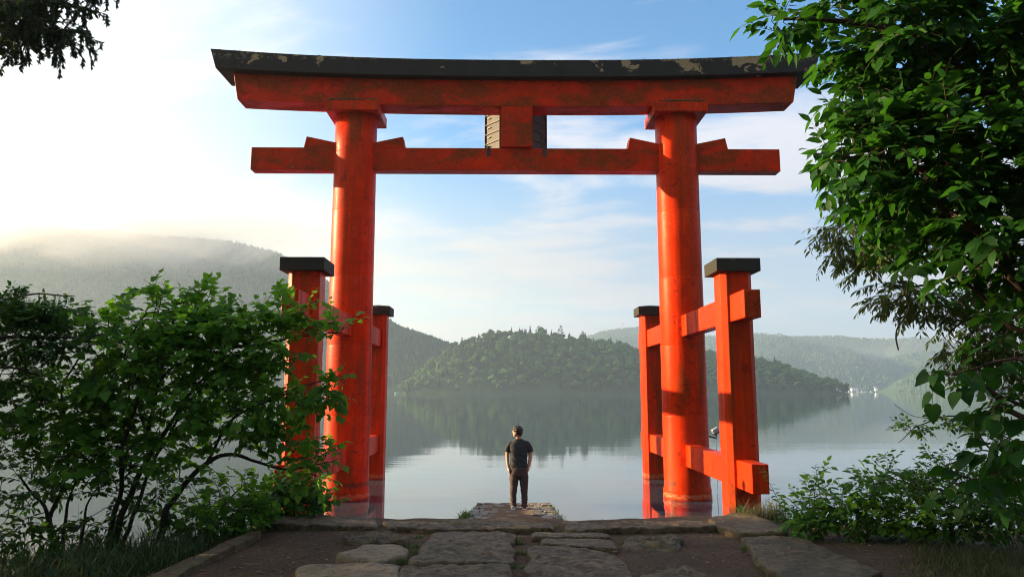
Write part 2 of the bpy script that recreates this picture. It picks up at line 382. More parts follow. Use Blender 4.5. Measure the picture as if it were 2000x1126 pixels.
def fbm(x, y, s, oct=4, seed=0.0):
    return noise.fractal(Vector((x*s+seed, y*s-seed*.7, seed)), .9, 2.1, oct)
def ease(t): t = min(1, max(0, t)); return t*t*(3-2*t)
def interp(pts, x):
    if x <= pts[0][0]: return pts[0][1]
    for (a, b), (c, d) in zip(pts, pts[1:]):
        if x <= c: return b+(d-b)*(x-a)/(c-a)
    return pts[-1][1]
def heightfield(name, xs, ys, hfun, mat, tint=None):
    V = []; 
    for y in ys:
        for x in xs: V.append((x, y, hfun(x, y)))
    nx = len(xs); Fc = []
    for j in range(len(ys)-1):
        for i in range(nx-1): a = j*nx+i; Fc.append((a, a+1, a+nx+1, a+nx))
    me = mesh(name, V, Fc, [random.random() for _ in V] if tint else None)
    return link(name, me, None, mat, True)

# ---- far hills: ridge profile given as (photo x, photo y) at a distance
def far_hill(name, ridge, Yr, Yfoot, label, ntree, th, seed, flat_right=None):
    prof = [(P(px, py, Yr).x, P(px, py, Yr).z) for px, py in ridge]
    def h(x, y):
        top = interp(prof, x); t = (y-Yfoot)/(Yr-Yfoot)
        if t < 0: return -2.5+min(0, t)
        s = ease(t)*.55+t*.45 if t < 1 else max(.2, 1-(t-1)*.8)
        if t < 1: s = s**.9
        spur = .20*math.sin(x*.012+seed*3+1.5*fbm(x, y, .004, 3, seed))*math.sin(math.pi*min(1, t))
        edge = 1.0
        return max(-2.0, (top-2)*(s+spur+.10*fbm(x, y, .009, 5, seed)*math.sin(math.pi*min(1, max(0, t*.95))))+ (1.5 if t > .01 else 0))
    xs = np.linspace(prof[0][0], prof[-1][0], 110); ys = np.linspace(Yfoot-15, Yr+(Yr-Yfoot)*.35, 46)
    o = heightfield(name, list(xs), list(ys), h, M_HILL, True)
    tag(o, label, kind='structure')
    # the wood on the hill: small crowns joined into one mass
    V = []; Fc = []; T = []
    k = 5
    for i in range(ntree):
        x = random.uniform(prof[0][0], prof[-1][0])
        u = random.random()
        y = Yfoot+(Yr-Yfoot)*(1.02 if i % 5 == 0 else u**.8)
        if i % 5 == 0: y += random.uniform(-12, 6)
        z = h(x, y)
        if z < 1: continue
        hh = th*random.uniform(.65, 1.35)*(1 if i % 5 else 1.25); r = hh*random.uniform(.28, .48)
        b = len(V); t = random.random(); a0 = random.random()*6
        con = random.random() < (.6 if i % 5 else .85)
        for j in range(k):
            a = a0+2*math.pi*j/k; rr = r*random.uniform(.8, 1.2); V.append((x+rr*math.cos(a), y+rr*math.sin(a), z+hh*(.12 if con else .35)))
        if con:
            V.append((x, y, z+hh)); T += [t]*(k+1)
            for j in range(k): Fc.append((b+j, b+(j+1) % k, b+k))
        else:
            for j in range(k):
                a = a0+2*math.pi*(j+.5)/k; V.append((x+r*.6*math.cos(a), y+r*.6*math.sin(a), z+hh*.75))
            V.append((x, y, z+hh*.88)); T += [t]*(2*k+1)
            for j in range(k): Fc.append((b+j, b+(j+1) % k, b+k+j)); Fc.append((b+(j+1) % k, b+k+(j+1) % k, b+k+j)); Fc.append((b+k+j, b+k+(j+1) % k, b+2*k))
    me = mesh(name+'_wood', np.array(V), [f for f in Fc], T) if False else mesh(name+'_wood', V, Fc, T)
    w = link('hill_wood', me, None, M_HILL)
    tag(w, label.split(' ')[0]+' mass of small trees covering '+label.split(' ', 1)[1][:60], kind='stuff')
    return h
hL = far_hill('left_hill', [(-420, 400), (-200, 415), (0, 440), (60, 450), (150, 460), (230, 458), (330, 472), (400, 478), (470, 482), (540, 500), (640, 560), (700, 595), (780, 648), (820, 660), (862, 674), (930, 700), (1000, 735), (1060, 768), (1100, 775)], 950, 662,
         'misty wooded mountain rising behind the left posts', 19000, 6.4, 1.0)
hR = far_hill('far_right_hill', [(960, 775), (1050, 730), (1100, 690), (1140, 664), (1175, 652), (1215, 645), (1260, 642), (1310, 650), (1380, 663), (1480, 662), (1560, 660), (1640, 660), (1700, 668), (1800, 675), (1870, 684), (1960, 690), (2060, 690), (2300, 640)], 2250, 1500,
         'pale distant hill ridge right of the wooded islet', 20000, 8, 2.0)
hR2 = far_hill('near_right_shore_hill', [(1745, 770), (1770, 755), (1800, 728), (1860, 716), (1930, 700), (2010, 690), (2100, 670), (2300, 650)], 1350, 1130,
         'greener low wooded slope behind the right branches', 9000, 10, 3.0)

# mist drifting over the flank of the left hill
def mist(name, c, dim, dens, label, seed):
    o = MB().box(c, dim).build(name, None); tag(o, label, kind='stuff')
    m = bpy.data.materials.new(name); m.use_nodes = True; nt = m.node_tree; nt.nodes.clear()
    tcn = nt.nodes.new('ShaderNodeNewGeometry'); mp_ = N(nt, 'ShaderNodeMapping'); mp_.inputs['Location'].default_value = [-a/b*2 for a, b in zip(c, dim)]; mp_.inputs['Scale'].default_value = [2/b for b in dim]
    L(nt, tcn.outputs['Position'], mp_.inputs[0])
    ln = N(nt, 'ShaderNodeVectorMath', operation='LENGTH'); L(nt, mp_.outputs[0], ln.inputs[0])
    fall = ramp(nt, ln.outputs['Value'], [(.25, 1), (.98, 0)], 'EASE')
    n_ = nz(nt, pos(nt, (.006, .008, .013)), 1.0, 4, .55, .8); 
    d_ = math_(nt, 'MULTIPLY', math_(nt, 'MULTIPLY', fall, ramp(nt, n_, [(.38, .03), (.60, 1)])), dens)
    pv = N(nt, 'ShaderNodeVolumePrincipled'); pv.inputs['Color'].default_value = (.95, .95, .95, 1); pv.inputs['Anisotropy'].default_value = .5; L(nt, d_, pv.inputs['Density'])
    o_ = nt.nodes.new('ShaderNodeOutputMaterial'); L(nt, pv.outputs[0], o_.inputs['Volume']); o.data.materials.append(m)
mist('mist_bank', (-400, 800, 182), (760, 190, 125), .020, 'bank of bright mist drifting along the left hill', 1)
mist('mist_bank', (1250, 2020, 95), (1100, 500, 130), .0035, 'low bank of pale mist in front of the far right hills', 2)
cy_.volume_step_rate = 1.0; cy_.volume_max_steps = 128
# ---- islet
isl = [(796, 764), (812, 745), (832, 722), (852, 702), (880, 680), (905, 668), (950, 658), (1000, 655), (1060, 657), (1110, 664), (1150, 672), (1180, 672), (1215, 676), (1250, 690), (1300, 703), (1360, 706), (1420, 702), (1480, 708), (1530, 720), (1570, 738), (1600, 752), (1625, 762), (1640, 768)]
IY, IR = 622.0, 690.0
iprof = [((px-1000)/F*(IY+25), max(0, (766-py))*(IY+40)/F) for px, py in isl]
def h_isl(x, y):
    R_ = interp(iprof, x)
    if R_ <= .3: return -2
    xm, xM = iprof[0][0], iprof[-1][0]
    u = (x-xm)/(xM-xm)
    endw = min(1, u/.12)**.5*min(1, (1-u)/.25)**.6 if 0 < u < 1 else 0
    fy = IY+(1-endw)*10+4*fbm(x, 0, .02, 3, 5)
    t = (y-fy)/(max(8, (IR-IY)*endw))
    if t < 0: return -2
    if t > 1: return R_*max(0, 1-(t-1)*.9)
    s = math.sin(t*math.pi/2)**.8
    return R_*s*(1+.10*fbm(x, y, .02, 3, 6))+.6
islet = heightfield('islet_terrain', list(np.linspace(iprof[0][0]-4, iprof[-1][0]+4, 120)), list(np.linspace(IY-8, IY+150, 40)), h_isl, M_HILL, True)
tag(islet, 'low wooded islet of land under its trees', kind='structure')

def crown_clump(centers, nq, qs, core=True, seed=0):
    V = []; Fc = []; T = []
    for (c, r) in centers:
        c = Vector(c); r = Vector(r); bt = random.random()*.6
        if core:
            s = MB().sphere(c, r*.82, 7, 5); b = len(V); V += s.v; Fc += [[b+i for i in f] for f in s.f]; T += [bt*.4]*len(s.v)
        for _ in range(nq):
            d = Vector((random.gauss(0, 1), random.gauss(0, 1), random.gauss(.25, 1))).normalized()
            p = c+Vector((d.x*r.x, d.y*r.y, d.z*r.z))*random.uniform(.86, 1.08)
            n = (d+Vector((random.gauss(0, .45), random.gauss(0, .45), random.gauss(.2, .45)))).normalized()
            _, s1, s2 = frame_dir(n); a = random.random()*6; s1, s2 = s1*math.cos(a)+s2*math.sin(a), s2*math.cos(a)-s1*math.sin(a)
            q = qs*random.uniform(.6, 1.3); b = len(V); t = min(1, bt+random.random()*.4)
            V += [p-s1*q, p-s2*q*.7, p+s1*q, p+s2*q*.7]; Fc.append([b, b+1, b+2, b+3]); T += [t]*4
    return V, Fc, T
def broad_template(nb, nq):
    cs = []
    for i in range(nb):
        a = random.random()*6.28; rr = random.uniform(.5, 2.3) if i else 0; z = random.uniform(3.6, 6.6)-rr*.5
        r = random.uniform(1.4, 2.3); cs.append(((rr*math.cos(a), rr*math.sin(a), z), (r, r, r*random.uniform(.6, .8))))
    return crown_clump(cs, nq, .62)
def conif_template(nt_=9, nb=11, hgt=11, w=2.5):
    V = []; Fc = []; T = []
    c = MB().tube([(0, 0, 0), (0, 0, hgt*.25), (0, 0, hgt*.96)], [w*.42, w*.5, .1], 6); V += c.v; Fc += c.f; T += [0.0]*len(c.v)
    for i in range(nt_):
        u = i/(nt_-1); z = hgt*(.12+.86*u); r = w*(1-u)**.8+.25
        for j in range(nb):
            a = 6.283*(j+random.random()*.8)/nb; rr = r*random.uniform(.75, 1.2); b = len(V); t = random.random(); zz = z-rr*.35*random.uniform(.4, 1.2)
            ca, sa = math.cos(a), math.sin(a); wd = .22*rr+.25
            V += [Vector((0, 0, z+.35)), Vector((ca*rr*.6-sa*wd, sa*rr*.6+ca*wd, zz+.35)), Vector((ca*rr, sa*rr, zz)), Vector((ca*rr*.6+sa*wd, sa*rr*.6-ca*wd, zz+.35))]
            Fc.append([b, b+1, b+2, b+3]); T += [t]*4
    return V, Fc, T
BT = [broad_template(9, 46) for _ in range(6)]; BTl = [broad_template(6, 16) for _ in range(3)]
CT = [conif_template(9, 12, 10.5, 3.0), conif_template(10, 12, 11.5, 2.7), conif_template(8, 13, 9.5, 3.3)]; CTl = [conif_template(6, 7)]
trunkm = MB().tube([(0, 0, -1), (0, 0, 3.2), (.1, .1, 5)], [.35, .26, .15], 6)
def tree_meshes(templates, mat, nm):
    r = []
    for v, f, t in templates: me = mesh(nm, v, f, t); me.materials.append(mat); r.append(me)
    return r
BM_ = tree_meshes(BT, M_BROAD, 'islet_broadleaf_crown'); CM_ = tree_meshes(CT, M_CONIF, 'islet_conifer_crown')
tkm = bpy.data.meshes.new('islet_trunk'); tkm.from_pydata([tuple(v) for v in trunkm.v], [], trunkm.f); tkm.materials.append(M_BARK)
pts = []
xm, xM = iprof[0][0], iprof[-1][0]
step = 5.9; y = IY-4
while y < IY+85:
    x = xm-2
    while x < xM+2:
        xx = x+random.uniform(-2.3, 2.3); yy = y+random.uniform(-2.3, 2.3); z = h_isl(xx, yy)
        if z > .4: pts.append((xx, yy, z))
        x += step
    y += step
def kind_of(x, y, z):
    u = (x-xm)/(xM-xm); ridge = z/max(1, interp(iprof, x))
    pc = .10
    if .06 < u < .30 and ridge > .5: pc = .55
    elif u < .3 and ridge > .3: pc = .25
    elif ridge > .9: pc = .16
    return random.random() < pc
broad = []; con = []
for p in pts: (con if kind_of(*p) else broad).append(p)
broad.sort(key=lambda p: p[1]); con.sort(key=lambda p: p[1])
def vis(p): # in front of the gate's right pillar and side posts or not
    px = proj(p)[0]; return not (1253 < px < 1384 or 1395 < px < 1482 or px < 772)
def split(ls, n):
    a = [p for p in ls if vis(p)]; 
    # spread over the whole visible face rather than only the waterline
    idx = set(np.linspace(0, len(a)-1, min(n, len(a))).astype(int).tolist()); keep = [a[i] for i in sorted(idx)]; ks = set(keep)
    return keep, [p for p in ls if p not in ks]
b_keep, b_rest = split(broad, 290); c_keep, c_rest = split(con, 130)
def put_tree(p, meshes, mname, cname, label, cat, grp, sc, zoff=0):
    e = bpy.data.objects.new(mname, None); COL.objects.link(e); e.location = p; s = sc; e.scale = (s, s, s*random.uniform(.9, 1.15)); e.rotation_euler = (0, 0, random.random()*6.28)
    tag(e, label, cat, grp)
    c = bpy.data.objects.new('crown', random.choice(meshes)); COL.objects.link(c); c.parent = e
    t = bpy.data.objects.new('trunk', tkm); COL.objects.link(t); t.parent = e
    return e
for p in b_keep: put_tree(p, BM_, 'broadleaf_tree', 'crown', 'rounded green broadleaf tree in the wood covering the islet', 'tree', 'broadleaf trees on the islet', random.choice((random.uniform(.75, 1.1), random.uniform(1.0, 1.42))))
for p in c_keep: put_tree(p, CM_, 'conifer_tree', 'crown', 'pointed dark conifer in the wood covering the islet', 'tree', 'conifers on the islet', random.uniform(.65, 1.1))
V = []; Fc = []; T = []
for ls, tl, lo, hi in ((b_rest, BTl, .85, 1.35), (c_rest, CTl, .7, 1.1)):
    for p in ls:
        v, f, t = random.choice(tl); s = random.uniform(lo, hi); a = random.random()*6.28; ca, sa = math.cos(a)*s, math.sin(a)*s; b = len(V); rt = random.random()*.4
        V += [(p[0]+q.x*ca-q.y*sa, p[1]+q.x*sa+q.y*ca, p[2]+q.z*s) for q in v]; Fc += [[b+i for i in g] for g in f]; T += [min(1, x*.7+rt) for x in t]
tag(link('islet_wood', mesh('islet_wood', V, Fc, T), None, M_BROAD), 'remaining trees of the wood closing the canopy of the islet', kind='stuff')
# two lone pines standing clear of the canopy on the islet's crest
def pine(px, py, label):
    Y = IR-6; p = P(px, py, Y); top = p.z; base = h_isl(p.x, Y)
    e = empty('pine_tree', (p.x, Y, base), label, 'tree'); hh = top-base
    MB().tube([(p.x, Y, base), (p.x+.3, Y, base+hh*.6), (p.x, Y, top)], [.4, .28, .08], 6).build('trunk', M_BARK, e)
    cs = []
    for i in range(7):
        u = i/6; z = base+hh*(.5+.48*u); 
        for s in (-1, 1): r = (1-u)*2.6+.5; cs.append(((p.x+s*r*random.uniform(.5, 1.1), Y+random.uniform(-1, 1), z+random.uniform(-.4, .4)), (r*.6, r*.5, .38)))
    v, f, t = crown_clump(cs, 12, .5, False); link('crown', mesh('crown', v, f, t), e, M_CONIF)
pine(1052, 636, 'flat topped lone pine left of the other on the islet crest')
pine(1095, 636, 'flat topped lone pine right of the other on the islet crest')
pine(1138, 647, 'small lone pine at the right shoulder of the islet crest')

# ---- far shore buildings, boats, masts
def hut(px, py, Y, w, d, h, label, wall=M_WHITE, roof=M_ROOF, rise=.35, grp=None, name='lakeside_hut'):
    c = P(px, py, Y); c.z = max(.5, c.z)
    e = empty(name, (c.x, Y, c.z), label, 'building', grp)
    MB().box((c.x, Y, c.z+h/2), (w, d, h)).build('wall', wall, e)
    q = MB(); z = c.z+h; ov = .4
    q.prism([(Y-d/2-ov, z+.02), (Y+d/2+ov, z+.02), (Y, z+rise*d)], 0, c.x-w/2-ov, c.x+w/2+ov); q.build('roof', roof, e)
    for i in range(max(1, int(w//4))):
        MB().box((c.x-w/2+w*(i+.5)/max(1, int(w//4)), Y-d/2-.03, c.z+h*.5), (1.2, .1, h*.35)).build('window', M_IRON, e)
    return e
SH = 1485
hut(1669, 763, SH, 13, 8, 4.5, 'largest pale lakeside building on the far right shore', name='lakeside_building')
hut(1712, 763, SH, 5, 5, 3.5, 'small pale hut right of the long white boats on the far shore', name='lakeside_building', wall=M_WHITE, roof=M_WHITE)
hut(1709, 758.5, SH+40, 5, 5, 3, 'tiny hut just above the far right shoreline', name='lakeside_building')
def boat(px, Y, Lg, h, label, mat=M_WHITE, cab=True, grp=None, name='moored_boat'):
    x = P(px, 766, Y).x
    e = empty(name, (x, Y, 0), label, 'boat', grp)
    q = MB(); w = Lg*.28
    q.hexa([(x-Lg*.45, Y-w*.35, -.2), (x+Lg*.4, Y-w*.3, -.2), (x+Lg*.4, Y+w*.3, -.2), (x-Lg*.45, Y+w*.35, -.2), (x-Lg*.5, Y-w*.5, h*.45), (x+Lg*.55, Y-w*.15, h*.55), (x+Lg*.55, Y+w*.15, h*.55), (x-Lg*.5, Y+w*.5, h*.45)])
    q.build('hull', mat, e)
    if cab: MB().box((x-Lg*.1, Y, h*.75), (Lg*.5, w*.6, h*.5)).build('cabin', M_WHITE, e); MB().box((x-Lg*.1, Y-w*.31, h*.8), (Lg*.4, .06, h*.2)).build('window', M_IRON, e)
    return e
for px, Lg, lab in ((1651, 5, 'leftmost white boat moored at the far right shore'), (1661, 8, 'white boat left of the largest lakeside building'), (1676, 5, 'white boat below the right end of the largest lakeside building'), (1687, 9, 'longest white boat right of the largest lakeside building'), (1702, 4, 'smallest white boat between the long boat and the small hut')):
    boat(px, SH-12, Lg*1.2, 2.8, lab, grp='boats moored at the far right shore')
SL = 650
boat(772.5, SL, 3.2, 1.8, 'white pleasure boat beside the left rear post on the lake', grp='boats moored by the islet')
boat(777, SL-2, 3.2, 1.6, 'turquoise pleasure boat second from the left rear post', M_GREENP, True, 'boats moored by the islet')
boat(784, SL, 4.6, 1.4, 'long green canopied boat in the middle of the mooring', M_GREENP, False, 'boats moored by the islet')
sb = boat(792, SL-3, 4, 1.6, 'white boat with a tall swan shaped prow by the islet tip', M_WHITE, True, 'boats moored by the islet')
xb = P(794, 766, SL).x; MB().tube([(xb, SL-3, .8), (xb+.3, SL-3, 1.9), (xb+.1, SL-3, 2.8), (xb+.6, SL-3, 3.0)], [.5, .36, .3, .2], 8).build('prow', M_WHITE, sb, smooth=True)
jt = MB().box((P(783, 766, SL).x, SL-5, .35), (12.5, 1.6, .25))
for i in range(6): jt.box((P(783, 766, SL).x-5.5+i*2.2, SL-5, -.3), (.3, .3, 1.3))
tag(jt.build('floating_jetty', M_BARKR), 'low brown floating jetty in front of the moored boats', 'jetty')
def mast(px, py, Y, hh, wid, label, plat=0, name='lattice_mast'):
    top = P(px, py, Y); z0 = top.z-hh; e = empty(name, (top.x, Y, z0), label, 'mast')
    q = MB()
    for sx, sy in ((-1, -1), (1, -1), (1, 1), (-1, 1)): q.tube([(top.x+sx*wid/2, Y+sy*wid/2, z0-6), (top.x+sx*wid*.12, Y+sy*wid*.12, top.z)], wid*.07, 4)
    q.build('lattice_frame', M_PYLON, e)
    for i in range(plat): MB().box((top.x, Y, z0+hh*(.3+.28*i)), (wid*2.0, wid*1.4, hh*.07)).build('platform', M_PYLON, e)
mast(1215.5, 629, 2240, 15, 4, 'antenna mast with platforms on the far hill summit', 2, 'antenna_mast')
mast(1186, 637, 2240, 9, 2.5, 'short mast left of the antenna mast on the far hill', 1, 'antenna_mast')
mast(1603, 654, 2230, 14, 3, 'thin power pylon on the far ridge right of the gate', 1, 'power_pylon')
mast(1798, 655, 2230, 26, 3, 'thin power pylon further right on the far ridge', 1, 'power_pylon')

# ---- near shore land
ZS = 1.32
kerbL = (G(258, 1140, ZS+.06), G(500, 1030, ZS+.06))
def edge_y(x):
    e = interp([(-40, 7.5), (-12, 7.8), (-6, 8.0), (-3.6, 8.7), (-2.9, 9.25), (3.3, 9.35), (4.2, 9.0), (5.0, 8.4), (8, 8.0), (40, 8.6)], x)
    return e+.12*fbm(x, 0, .8, 3, 9)
def land_h(x, y):
    z = ZS+.018*fbm(x, y, 2.2, 4, 3)+.03*fbm(x, y, .6, 2, 4)
    # the bank beyond the left kerb lies lower
    kx = kerbL[0].x+(kerbL[1].x-kerbL[0].x)*(y-kerbL[0].y)/(kerbL[1].y-kerbL[0].y)
    d = kx-.12-x
    if d > 0 and y > 3: z -= .10*ease(d/.3)+.05*min(4, d)-.05*fbm(x, y, 1.3, 3, 2)
    e = edge_y(x); t = (y-e)/1.5
    z -= 2.9*ease(t)*(1+.1*fbm(x, y, 1.5, 3, 8)) if t > 0 else 0
    if x > 4: z += .05*ease((x-4)/2)
    return z
xs = sorted(set([round(v, 3) for v in list(np.linspace(-45, -7, 30))+list(np.linspace(-7, 7, 180))+list(np.linspace(7, 45, 30))]))
ys = sorted(set([round(v, 3) for v in list(np.linspace(-40, 5, 30))+list(np.linspace(5, 11.5, 100))]))
soil = heightfield('trodden_ground', xs, ys, land_h, M_SOIL); tag(soil, 'dark trodden earth between the paving stones at the shore', kind='structure')

# paving stones: children of the ground
def stone(outline, top, thick, mat, parent, name='paving_stone', rough=.012, flat=False, jag=.02, tilt=(0, 0), dens=.035, zp=None, seed=None):
    """outline: photo pixels of the top's rim, put down on the plane z = top"""
    pz = [G(px, py, top) for px, py in outline] if zp is None else zp
    # densify
    P2 = []
    for a, b in zip(pz, pz[1:]+pz[:1]):
        n = max(1, int((b-a).length/dens))
        for i in range(n): P2.append(a.lerp(b, i/n))
    c = sum(P2, Vector())/len(P2); sd = random.random()*50 if seed is None else seed
    P2 = [p+Vector((noise.noise(p*3+Vector((sd, 0, 0))), noise.noise(p*3+Vector((0, sd, 9))), 0))*jag*2+Vector((noise.noise(p*11+Vector((sd, 0, 0))), noise.noise(p*11+Vector((0, sd, 9))), 0))*jag for p in P2]
    # round the corners a little
    n = len(P2); P2 = [(P2[i-1]+P2[i]*2+P2[(i+1) % n])/4 for i in range(n)]
    size = max((p-c).length for p in P2); nr = max(4, min(44, int(size/.035)))
    rings = [(1.0, -thick), (1.006, -thick*.5), (1.0, -.028), (1-.010/size, -.008), (1-.035/size, 0)]
    s0 = 1-.035/size; rings += [(s0*(1-i/nr), 0) for i in range(1, nr)]
    V = []; Fc = []
    for k, (s, dz) in enumerate(rings):
        for p in P2:
            q = c+(p-c)*s
            z = top+dz+tilt[0]*(q.x-c.x)+tilt[1]*(q.y-c.y)
            if dz > -.03: z += rough*(noise.fractal(Vector((q.x*5, q.y*4, sd)), .7, 2.1, 6))+rough*.8*noise.noise(Vector((q.x*1.3+sd, q.y*1.7, 0)))+rough*.7*(abs(noise.noise(Vector((q.x*9, q.y*6, sd+4))))*2-.5)
            else: 
                w = noise.noise(q*6+Vector((sd, 0, dz*20)))*.018; q = q+(q-c).normalized()*w
            V.append((q.x, q.y, z))
    for k in range(len(rings)-1):
        for i in range(n): j = (i+1) % n; Fc.append((k*n+i, (k+1)*n+i, (k+1)*n+j, k*n+j))
    V.append((c.x, c.y, top+rough*noise.noise(Vector((c.x*3, c.y*6.5, sd))))); e = len(V)-1; b = (len(rings)-1)*n
    for i in range(n): Fc.append((b+i, e, b+(i+1) % n))
    me = mesh(name, V, Fc); bm = bmesh.new(); bm.from_mesh(me); bmesh.ops.recalc_face_normals(bm, faces=bm.faces); bm.to_mesh(me); bm.free()
    return link(name, me, parent, mat, True)
T0 = ZS+.035
st = [
 ([(838,1041),(870,1036),(985,1034),(1003,1040),(1003,1097),(797,1099)], T0+.03, .22, M_STONE, .016, .03),
 ([(795,1101.5),(1004,1100),(1005,1150),(752,1150)], T0+.025, .22, M_STONE, .016, .03),
 ([(1030,1064),(1060,1061),(1120,1067),(1180,1074),(1225,1100),(1262,1150),(1026,1150)], T0+.03, .2, M_STONE, .018, .03),
 ([(1035,1038),(1188,1039.5),(1196,1047),(1160,1048),(1036,1046)], T0+.03, .16, M_STONE, .005, .012),
 ([(1057,1048.5),(1198,1053),(1208,1070),(1150,1067),(1056,1060)], T0+.03, .16, M_STONE, .005, .012),
 ([(655,1078),(685,1073),(705,1060),(780,1061),(800,1071),(793,1082),(735,1094),(668,1088)], T0+.04, .16, M_STONE2, .005, .02),
 ([(573,1107),(590,1101),(720,1096),(780,1100),(772,1150),(590,1150)], T0+.045, .2, M_STONE2, .005, .02),
 ([(517,1021),(535,1010),(560,1005),(700,1008),(735,1013),(742,1020),(733,1026),(650,1024)], T0+.03, .25, M_STONE, .014, .03),
 ([(744,1013),(850,1014),(1000,1015),(1075,1018),(1082,1029),(1000,1031),(860,1031),(760,1027)], T0+.03, .35, M_STONE, .016, .03),
 ([(1092,1017),(1200,1017),(1372,1014),(1398,1026),(1300,1031),(1110,1032)], T0+.03, .35, M_STONE, .016, .03),
 ([(1380,1010),(1432,999),(1472,1001),(1542,1033),(1528,1038),(1442,1040),(1420,1033)], T0+.05, .25, M_STONE3, .008, .02),
 ([(1442,1048),(1470,1044),(1550,1043),(1612,1066),(1724,1117),(1700,1124),(1560,1150),(1500,1108)], T0+.035, .26, M_STONE3, .014, .02),
 ([(235,1150),(285,1126),(400,1075),(500,1032),(512,1036),(420,1083),(352,1120),(310,1150)], T0+.03, .25, M_STONE3, .010, .015),
]
for out, top, th, mt, rg, jg in st: stone(out, top, th, mt, soil, rough=rg, jag=jg)
for out, mt in (([(672,1049),(700,1042),(740,1039),(790,1044),(812,1053),(780,1060),(690,1059)], M_STONE), ([(1208,1053),(1250,1042),(1300,1041),(1338,1055),(1325,1069),(1250,1072),(1213,1063)], M_STONE3), ([(1255,1120),(1290,1103),(1330,1099),(1372,1111),(1385,1135),(1262,1138)], M_STONE)):
    stone(out, ZS+.045, .12, mt, soil, 'embedded_rock', rough=.035, jag=.05)

# a few small rubble stones and grit
V = []; Fc = []
def pebble(c, r):
    b = len(V)
    for d in ((1,0,0),(-1,0,0),(0,1,0),(0,-1,0),(0,0,1),(0,0,-1)):
        V.append((c[0]+d[0]*r*random.uniform(.7, 1.4), c[1]+d[1]*r*random.uniform(.7, 1.4), c[2]+d[2]*r*random.uniform(.5, .9)))
    for f in ((0,2,4),(2,1,4),(1,3,4),(3,0,4),(2,0,5),(1,2,5),(3,1,5),(0,3,5)): Fc.append([b+i for i in f])
for i in range(7000):
    y = random.uniform(5.8, 9.3); x = random.uniform(-3.2, 6.2)*(y/8)
    if x < -3.6: continue
    pebble((x, y, land_h(x, y)+.002), random.choice([.003, .004, .004, .006, .008]) * (2 if random.random() < .03 else 1))
tag(link('gravel', mesh('gravel', V, Fc), None, simple('dull grit', (.075, .055, .038), .9, 0, .5, 40)), 'fine grit scattered on the trodden earth', kind='stuff')
# leaf litter
V = []; Fc = []; T = []
for i in range(1500):
    y = random.uniform(6, 9.2); x = random.choice([random.uniform(3.2, 6.6), random.uniform(-3.4, -1.2), random.uniform(-3, 4)])
    z = land_h(x, y)+.012; a = random.random()*6.28; l = random.uniform(.012, .035); w = l*random.uniform(.15, .5); b = len(V); ca, sa = math.cos(a), math.sin(a)
    V += [(x-ca*l, y-sa*l, z), (x+sa*w, y-ca*w, z+.006), (x+ca*l, y+sa*l, z+random.uniform(0, .015)), (x-sa*w, y+ca*w, z+.004)]; Fc.append([b, b+1, b+2, b+3]); T += [random.random()]*4
tag(link('leaf_litter', mesh('leaf_litter', V, Fc, T), None, M_DRY), 'dry twigs and dead leaf scraps on the earth', kind='stuff')
# single dry leaves that stand out
def dryleaf(px, py, z, s, label):
    c = G(px, py, z); V = []; Fc = []
    for i, (u, w) in enumerate(((-1, 0), (-.4, .4), (.3, .45), (1, .05), (.3, -.4), (-.4, -.35))): V.append((c.x+u*s, c.y+w*s, c.z+.01+.25*s*abs(w)+.2*s*u*u))
    V.append((c.x, c.y, c.z+.012)); Fc = [(6, i, (i+1) % 6) for i in range(6)]
    tag(link('dry_leaf', mesh('dry_leaf', V, Fc, [.8]*7), None, M_DRY), label, 'leaf')
dryleaf(1553, 1079, T0+.05, .05, 'curled orange brown leaf lying on the big right slab')
dryleaf(1200, 1079, T0+.0, .028, 'pale tan leaf lying below the two thin slabs')

# ---- grass tufts
def grass(name, spots, label, hgt=(.05, .14), n=40, spread=.06, parent=None, kind='stuff', mat=M_GRASS, wid=.004, cat=None):
    V = []; Fc = []; T = []
    for c in spots:
        c, sp_, nn, hs = (c if len(c) == 4 and isinstance(c, tuple) else (c, spread, n, 1))
        for i in range(nn):
            x = c[0]+random.gauss(0, sp_); y = c[1]+random.gauss(0, sp_*.6); z = c[2]-.015
            a = random.random()*6.28; h = random.uniform(*hgt)*hs; le = h*random.uniform(.3, 1.0); w = wid*random.uniform(.7, 1.5); t = random.random(); b = len(V)
            ca, sa = math.cos(a), math.sin(a)
            for u, ww in ((0, 1), (.5, .8), (.85, .5)):
                ox = ca*le*u*u; oy = sa*le*u*u; zz = h*(u-.25*u*u*(le/h))
                V += [(x+ox-sa*w*ww, y+oy+ca*w*ww, z+zz), (x+ox+sa*w*ww, y+oy-ca*w*ww, z+zz)]
            V.append((x+ca*le*1.1, y+sa*le*1.1, z+h*(1-.25*le/h)))
            Fc += [[b, b+1, b+3, b+2], [b+2, b+3, b+5, b+4], [b+4, b+5, b+6]]; T += [t]*7
    o = link(name, mesh(name, V, Fc, T), parent, mat); tag(o, label, cat, None, kind); return o
gs = []
for px, py, s, n, h in ((525,1026,.05,60,.9),(600,1030,.12,60,.5),(650,1030,.10,50,.5),(690,1029,.06,30,.4),(740,1027,.05,50,.5),(805,1070,.05,60,.7),(793,1080,.05,60,.6),(775,1100,.05,60,.8),(818,1049,.03,30,.5),
                        (1012,1062,.03,40,.8),(1018,1080,.04,50,.6),(1015,1110,.05,60,.5),(1115,1069,.03,30,.5),(1172,1072,.03,30,.5),(1410,1028,.05,60,.7),(1425,1034,.06,60,.6),(1450,1047,.08,60,.6),(1480,1045,.08,60,.4),(1460,1075,.05,60,.8),(1498,1110,.04,40,.7),(1090,1028,.04,30,.5),(860,1098,.05,20,.4),(1120,1046,.03,15,.4),(1216,1063,.03,20,.6)):
    gs.append((G(px, py, T0-.03), s, n, h))
